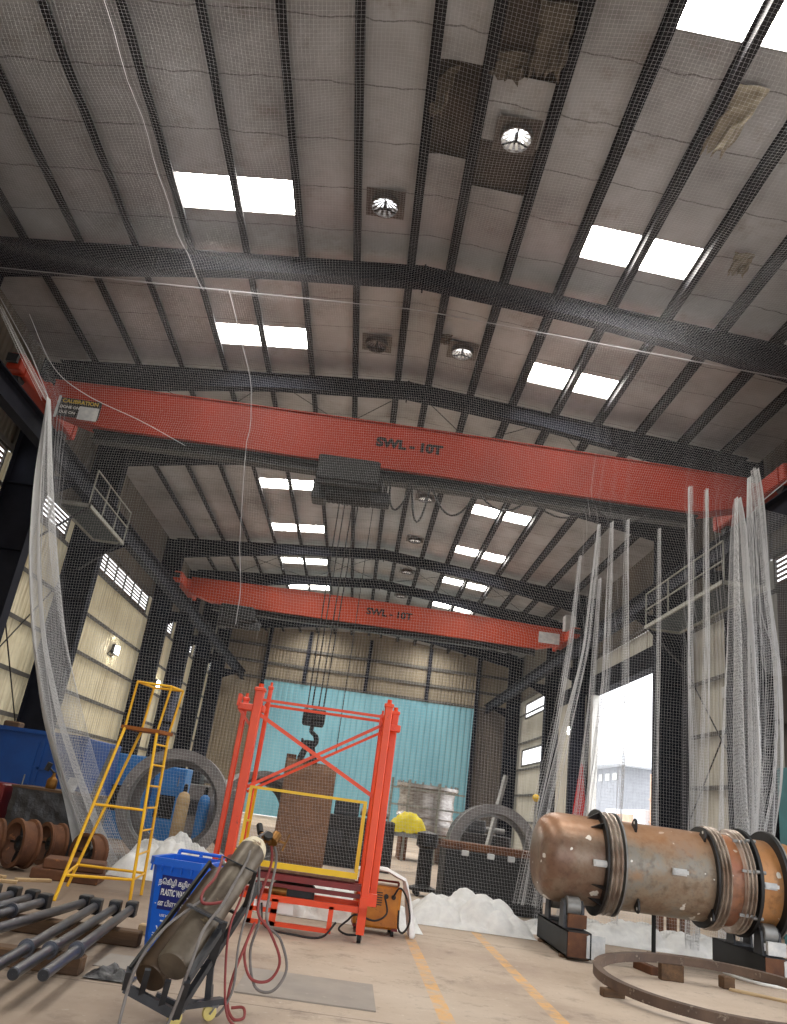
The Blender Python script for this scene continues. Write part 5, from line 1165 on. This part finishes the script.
def fold(path, n, seed, pitch=.05):
    '''gathered strip of netting: (x, z, width, y) down its length'''
    r = np.random.default_rng(seed); p = np.array(path, float); d = np.r_[0, np.cumsum(np.hypot(np.diff(p[:, 0]), np.diff(p[:, 1])))]; d /= d[-1]
    vv = np.linspace(0, 1, 44); Q = np.stack([np.interp(vv, d, p[:, k]) for k in range(4)], 1)
    K = np.array([.25, .5, .25])
    for _ in range(4): Q[1:-1] = .25 * Q[:-2] + .5 * Q[1:-1] + .25 * Q[2:]
    L_ = []; ph = r.uniform(0, 6.3, 3); sgn = 1 if seed % 2 else -1; n = int(n * (1.15 if seed == 1 else .9))
    def at_(u, q): 
        w = q[:, 2] * (1.25 if seed == 1 else 1.9); u = np.abs(np.asarray(u)) ** 2.3; u = (u if sgn > 0 else 1 - u); return np.stack([q[:, 0] + w * (u - .5) + .12 * w * np.sin(.8 * q[:, 1] + 9 * u + ph[0]), q[:, 3] + (.05 + .35 * w) * np.sin(13 * u + ph[1] + .8 * q[:, 1]), q[:, 1]], -1)
    for u in np.linspace(0, 1, n): L_.append(at_(u, Q))
    ln = np.hypot(np.diff(p[:, 0]), np.diff(p[:, 1])).sum(); m_ = int(ln / pitch); us = np.linspace(0, 1, max(10, n // 2))
    for i in range(m_):
        tt = (i + .5) / m_; q = np.array([np.interp(tt, vv, Q[:, k]) for k in range(4)]); L_.append(at_(us, np.repeat(q[None], len(us), 0)))
    threads('gathered_fold', L_, .0023, 'net_fold', t).location = (0, -14.2, 0)
f3 = lambda pts, w: [(x, z, w[0] + (w[1] - w[0]) * k / (len(pts) - 1), 14.05) for k, (x, z) in enumerate(pts)]
for i, (pa, n_) in enumerate(((f3([(-8.75, 10.3), (-7.95, 9.25), (-7.2, 8.3)], (.05, .08)), 20), ([(-7.16, 8.35, .05, 14.1), (-7.0, 7.77, .14, 14.1), (-6.72, 6.6, .28, 14.1), (-6.3, 5.0, .42, 14.1), (-5.82, 3.57, .46, 14.1), (-5.2, 2.25, .5, 14.1), (-4.5, 1.0, .5, 14.35), (-3.95, .1, .7, 14.5)], 150),
        (f3([(6.9, 8.3), (6.91, 7.7), (6.84, 5.2), (6.70, 2.9), (6.6, .1)], (.05, .40)), 120), (f3([(7.17, 8.8), (7.17, 7.8), (7.13, 5.2), (7.08, 2.9), (7.0, .1)], (.04, .16)), 55),
        (f3([(7.26, 9.0), (7.31, 8.5), (7.40, 6.5), (7.52, 5.0), (7.48, 3.9), (7.38, 2.9), (7.1, 1.9), (7.05, .1)], (.06, .20)), 60),
        (f3([(5.93, 8.4), (5.91, 5.0), (5.96, 2.8), (5.85, .1)], (.03, .07)), 28), (f3([(6.27, 8.4), (6.21, 5.0), (6.1, 2.8), (5.95, .1)], (.03, .09)), 30),
        (f3([(4.11, 7.3), (4.09, 6.7), (3.95, 4.8), (3.6, 2.9), (3.38, 1.6), (3.25, .4)], (.02, .14)), 34), (f3([(3.76, 6.6), (3.66, 5.1), (3.46, 3.3), (3.24, 2.0), (3.0, .4)], (.02, .09)), 20),
        (f3([(4.37, 7.4), (4.37, 6.5), (4.34, 4.2), (4.12, 2.2), (3.9, .3)], (.02, .10)), 24), (f3([(4.68, 7.5), (4.66, 6.7), (4.70, 4.2), (4.6, .3)], (.02, .07)), 18), (f3([(4.17, 6.2), (4.1, 3.9), (3.95, 2.1), (3.7, .3)], (.02, .08)), 18),
        (f3([(5.3, 7.4), (5.3, 4), (5.3, .3)], (.02, .04)), 10))): fold(pa, n_, i)
# second loose tail of netting at the wall end
t2 = thing('loose_net', 'loose tail of white netting slung to the wall beside the vessel flange', 'net', (8.6, 14.6, 5))
def tail(u, v):
    x = 7.55 + 1.6 * u; z = 8.4 - .2 * u - (3.3 - 1.2 * u) * v - .5 * np.sin(PI * u) * v; return np.stack([x - 8.6, .3 * np.sin(7 * u) * v + 0 * x, z - 5], -1)
net_sheet(tail, 55, 70, 30, 30, 'netting', t2)

# ------------------------------------------------------------------ light and camera
wd = bpy.data.worlds.new('overcast_sky'); SC.world = wd; wd.use_nodes = True
bg = wd.node_tree.nodes['Background']; bg.inputs['Color'].default_value = (.95, .97, 1., 1); bg.inputs['Strength'].default_value = 1.7
# daylight through the big side doorway and the open front gable: sampling portals for the sky
def portal(loc, rot, sx, sy):
    l = bpy.data.lights.new('sky_portal', 'AREA'); l.shape = 'RECTANGLE'; l.size = sx; l.size_y = sy; l.cycles.is_portal = True
    o = bpy.data.objects.new('sky_portal', l); COL.objects.link(o); o.location = loc; o.rotation_euler = rot
#portal((0, Y0 - .1, 6.5), (PI / 2, 0, 0), 21, 13)

f = 770.; VY = Vector((349 - 393.5, 802 - 512, f)).normalized(); VZ = Vector((670 - 393.5, -1450 - 512, f)); VZ = (VZ - VY * VZ.dot(VY)).normalized(); VX = VY.cross(VZ)
Rm = Matrix((VX, VY, VZ))
cd = bpy.data.cameras.new('camera'); cam = bpy.data.objects.new('camera', cd); COL.objects.link(cam)
right, up_, back = Rm.col[0], -Rm.col[1], -Rm.col[2]
mw = Matrix((right, up_, back)).transposed().to_4x4(); mw.translation = (0, 0, 1.6); cam.matrix_world = mw
cd.sensor_fit = 'VERTICAL'; cd.sensor_height = 24; cd.lens = f / 1024 * 24; cd.clip_end = 500; cd.clip_start = .05
SC.camera = cam
vs = SC.view_settings; vs.view_transform = 'Standard'; vs.look = 'None'; vs.gamma = 1; vs.use_curve_mapping = False; vs.exposure = .9
cy = SC.cycles; cy.use_denoising = True; cy.max_bounces = 8; cy.diffuse_bounces = 5; cy.glossy_bounces = 3; cy.transparent_max_bounces = 16; cy.sample_clamp_indirect = 8; cy.caustics_reflective = False; cy.caustics_refractive = False
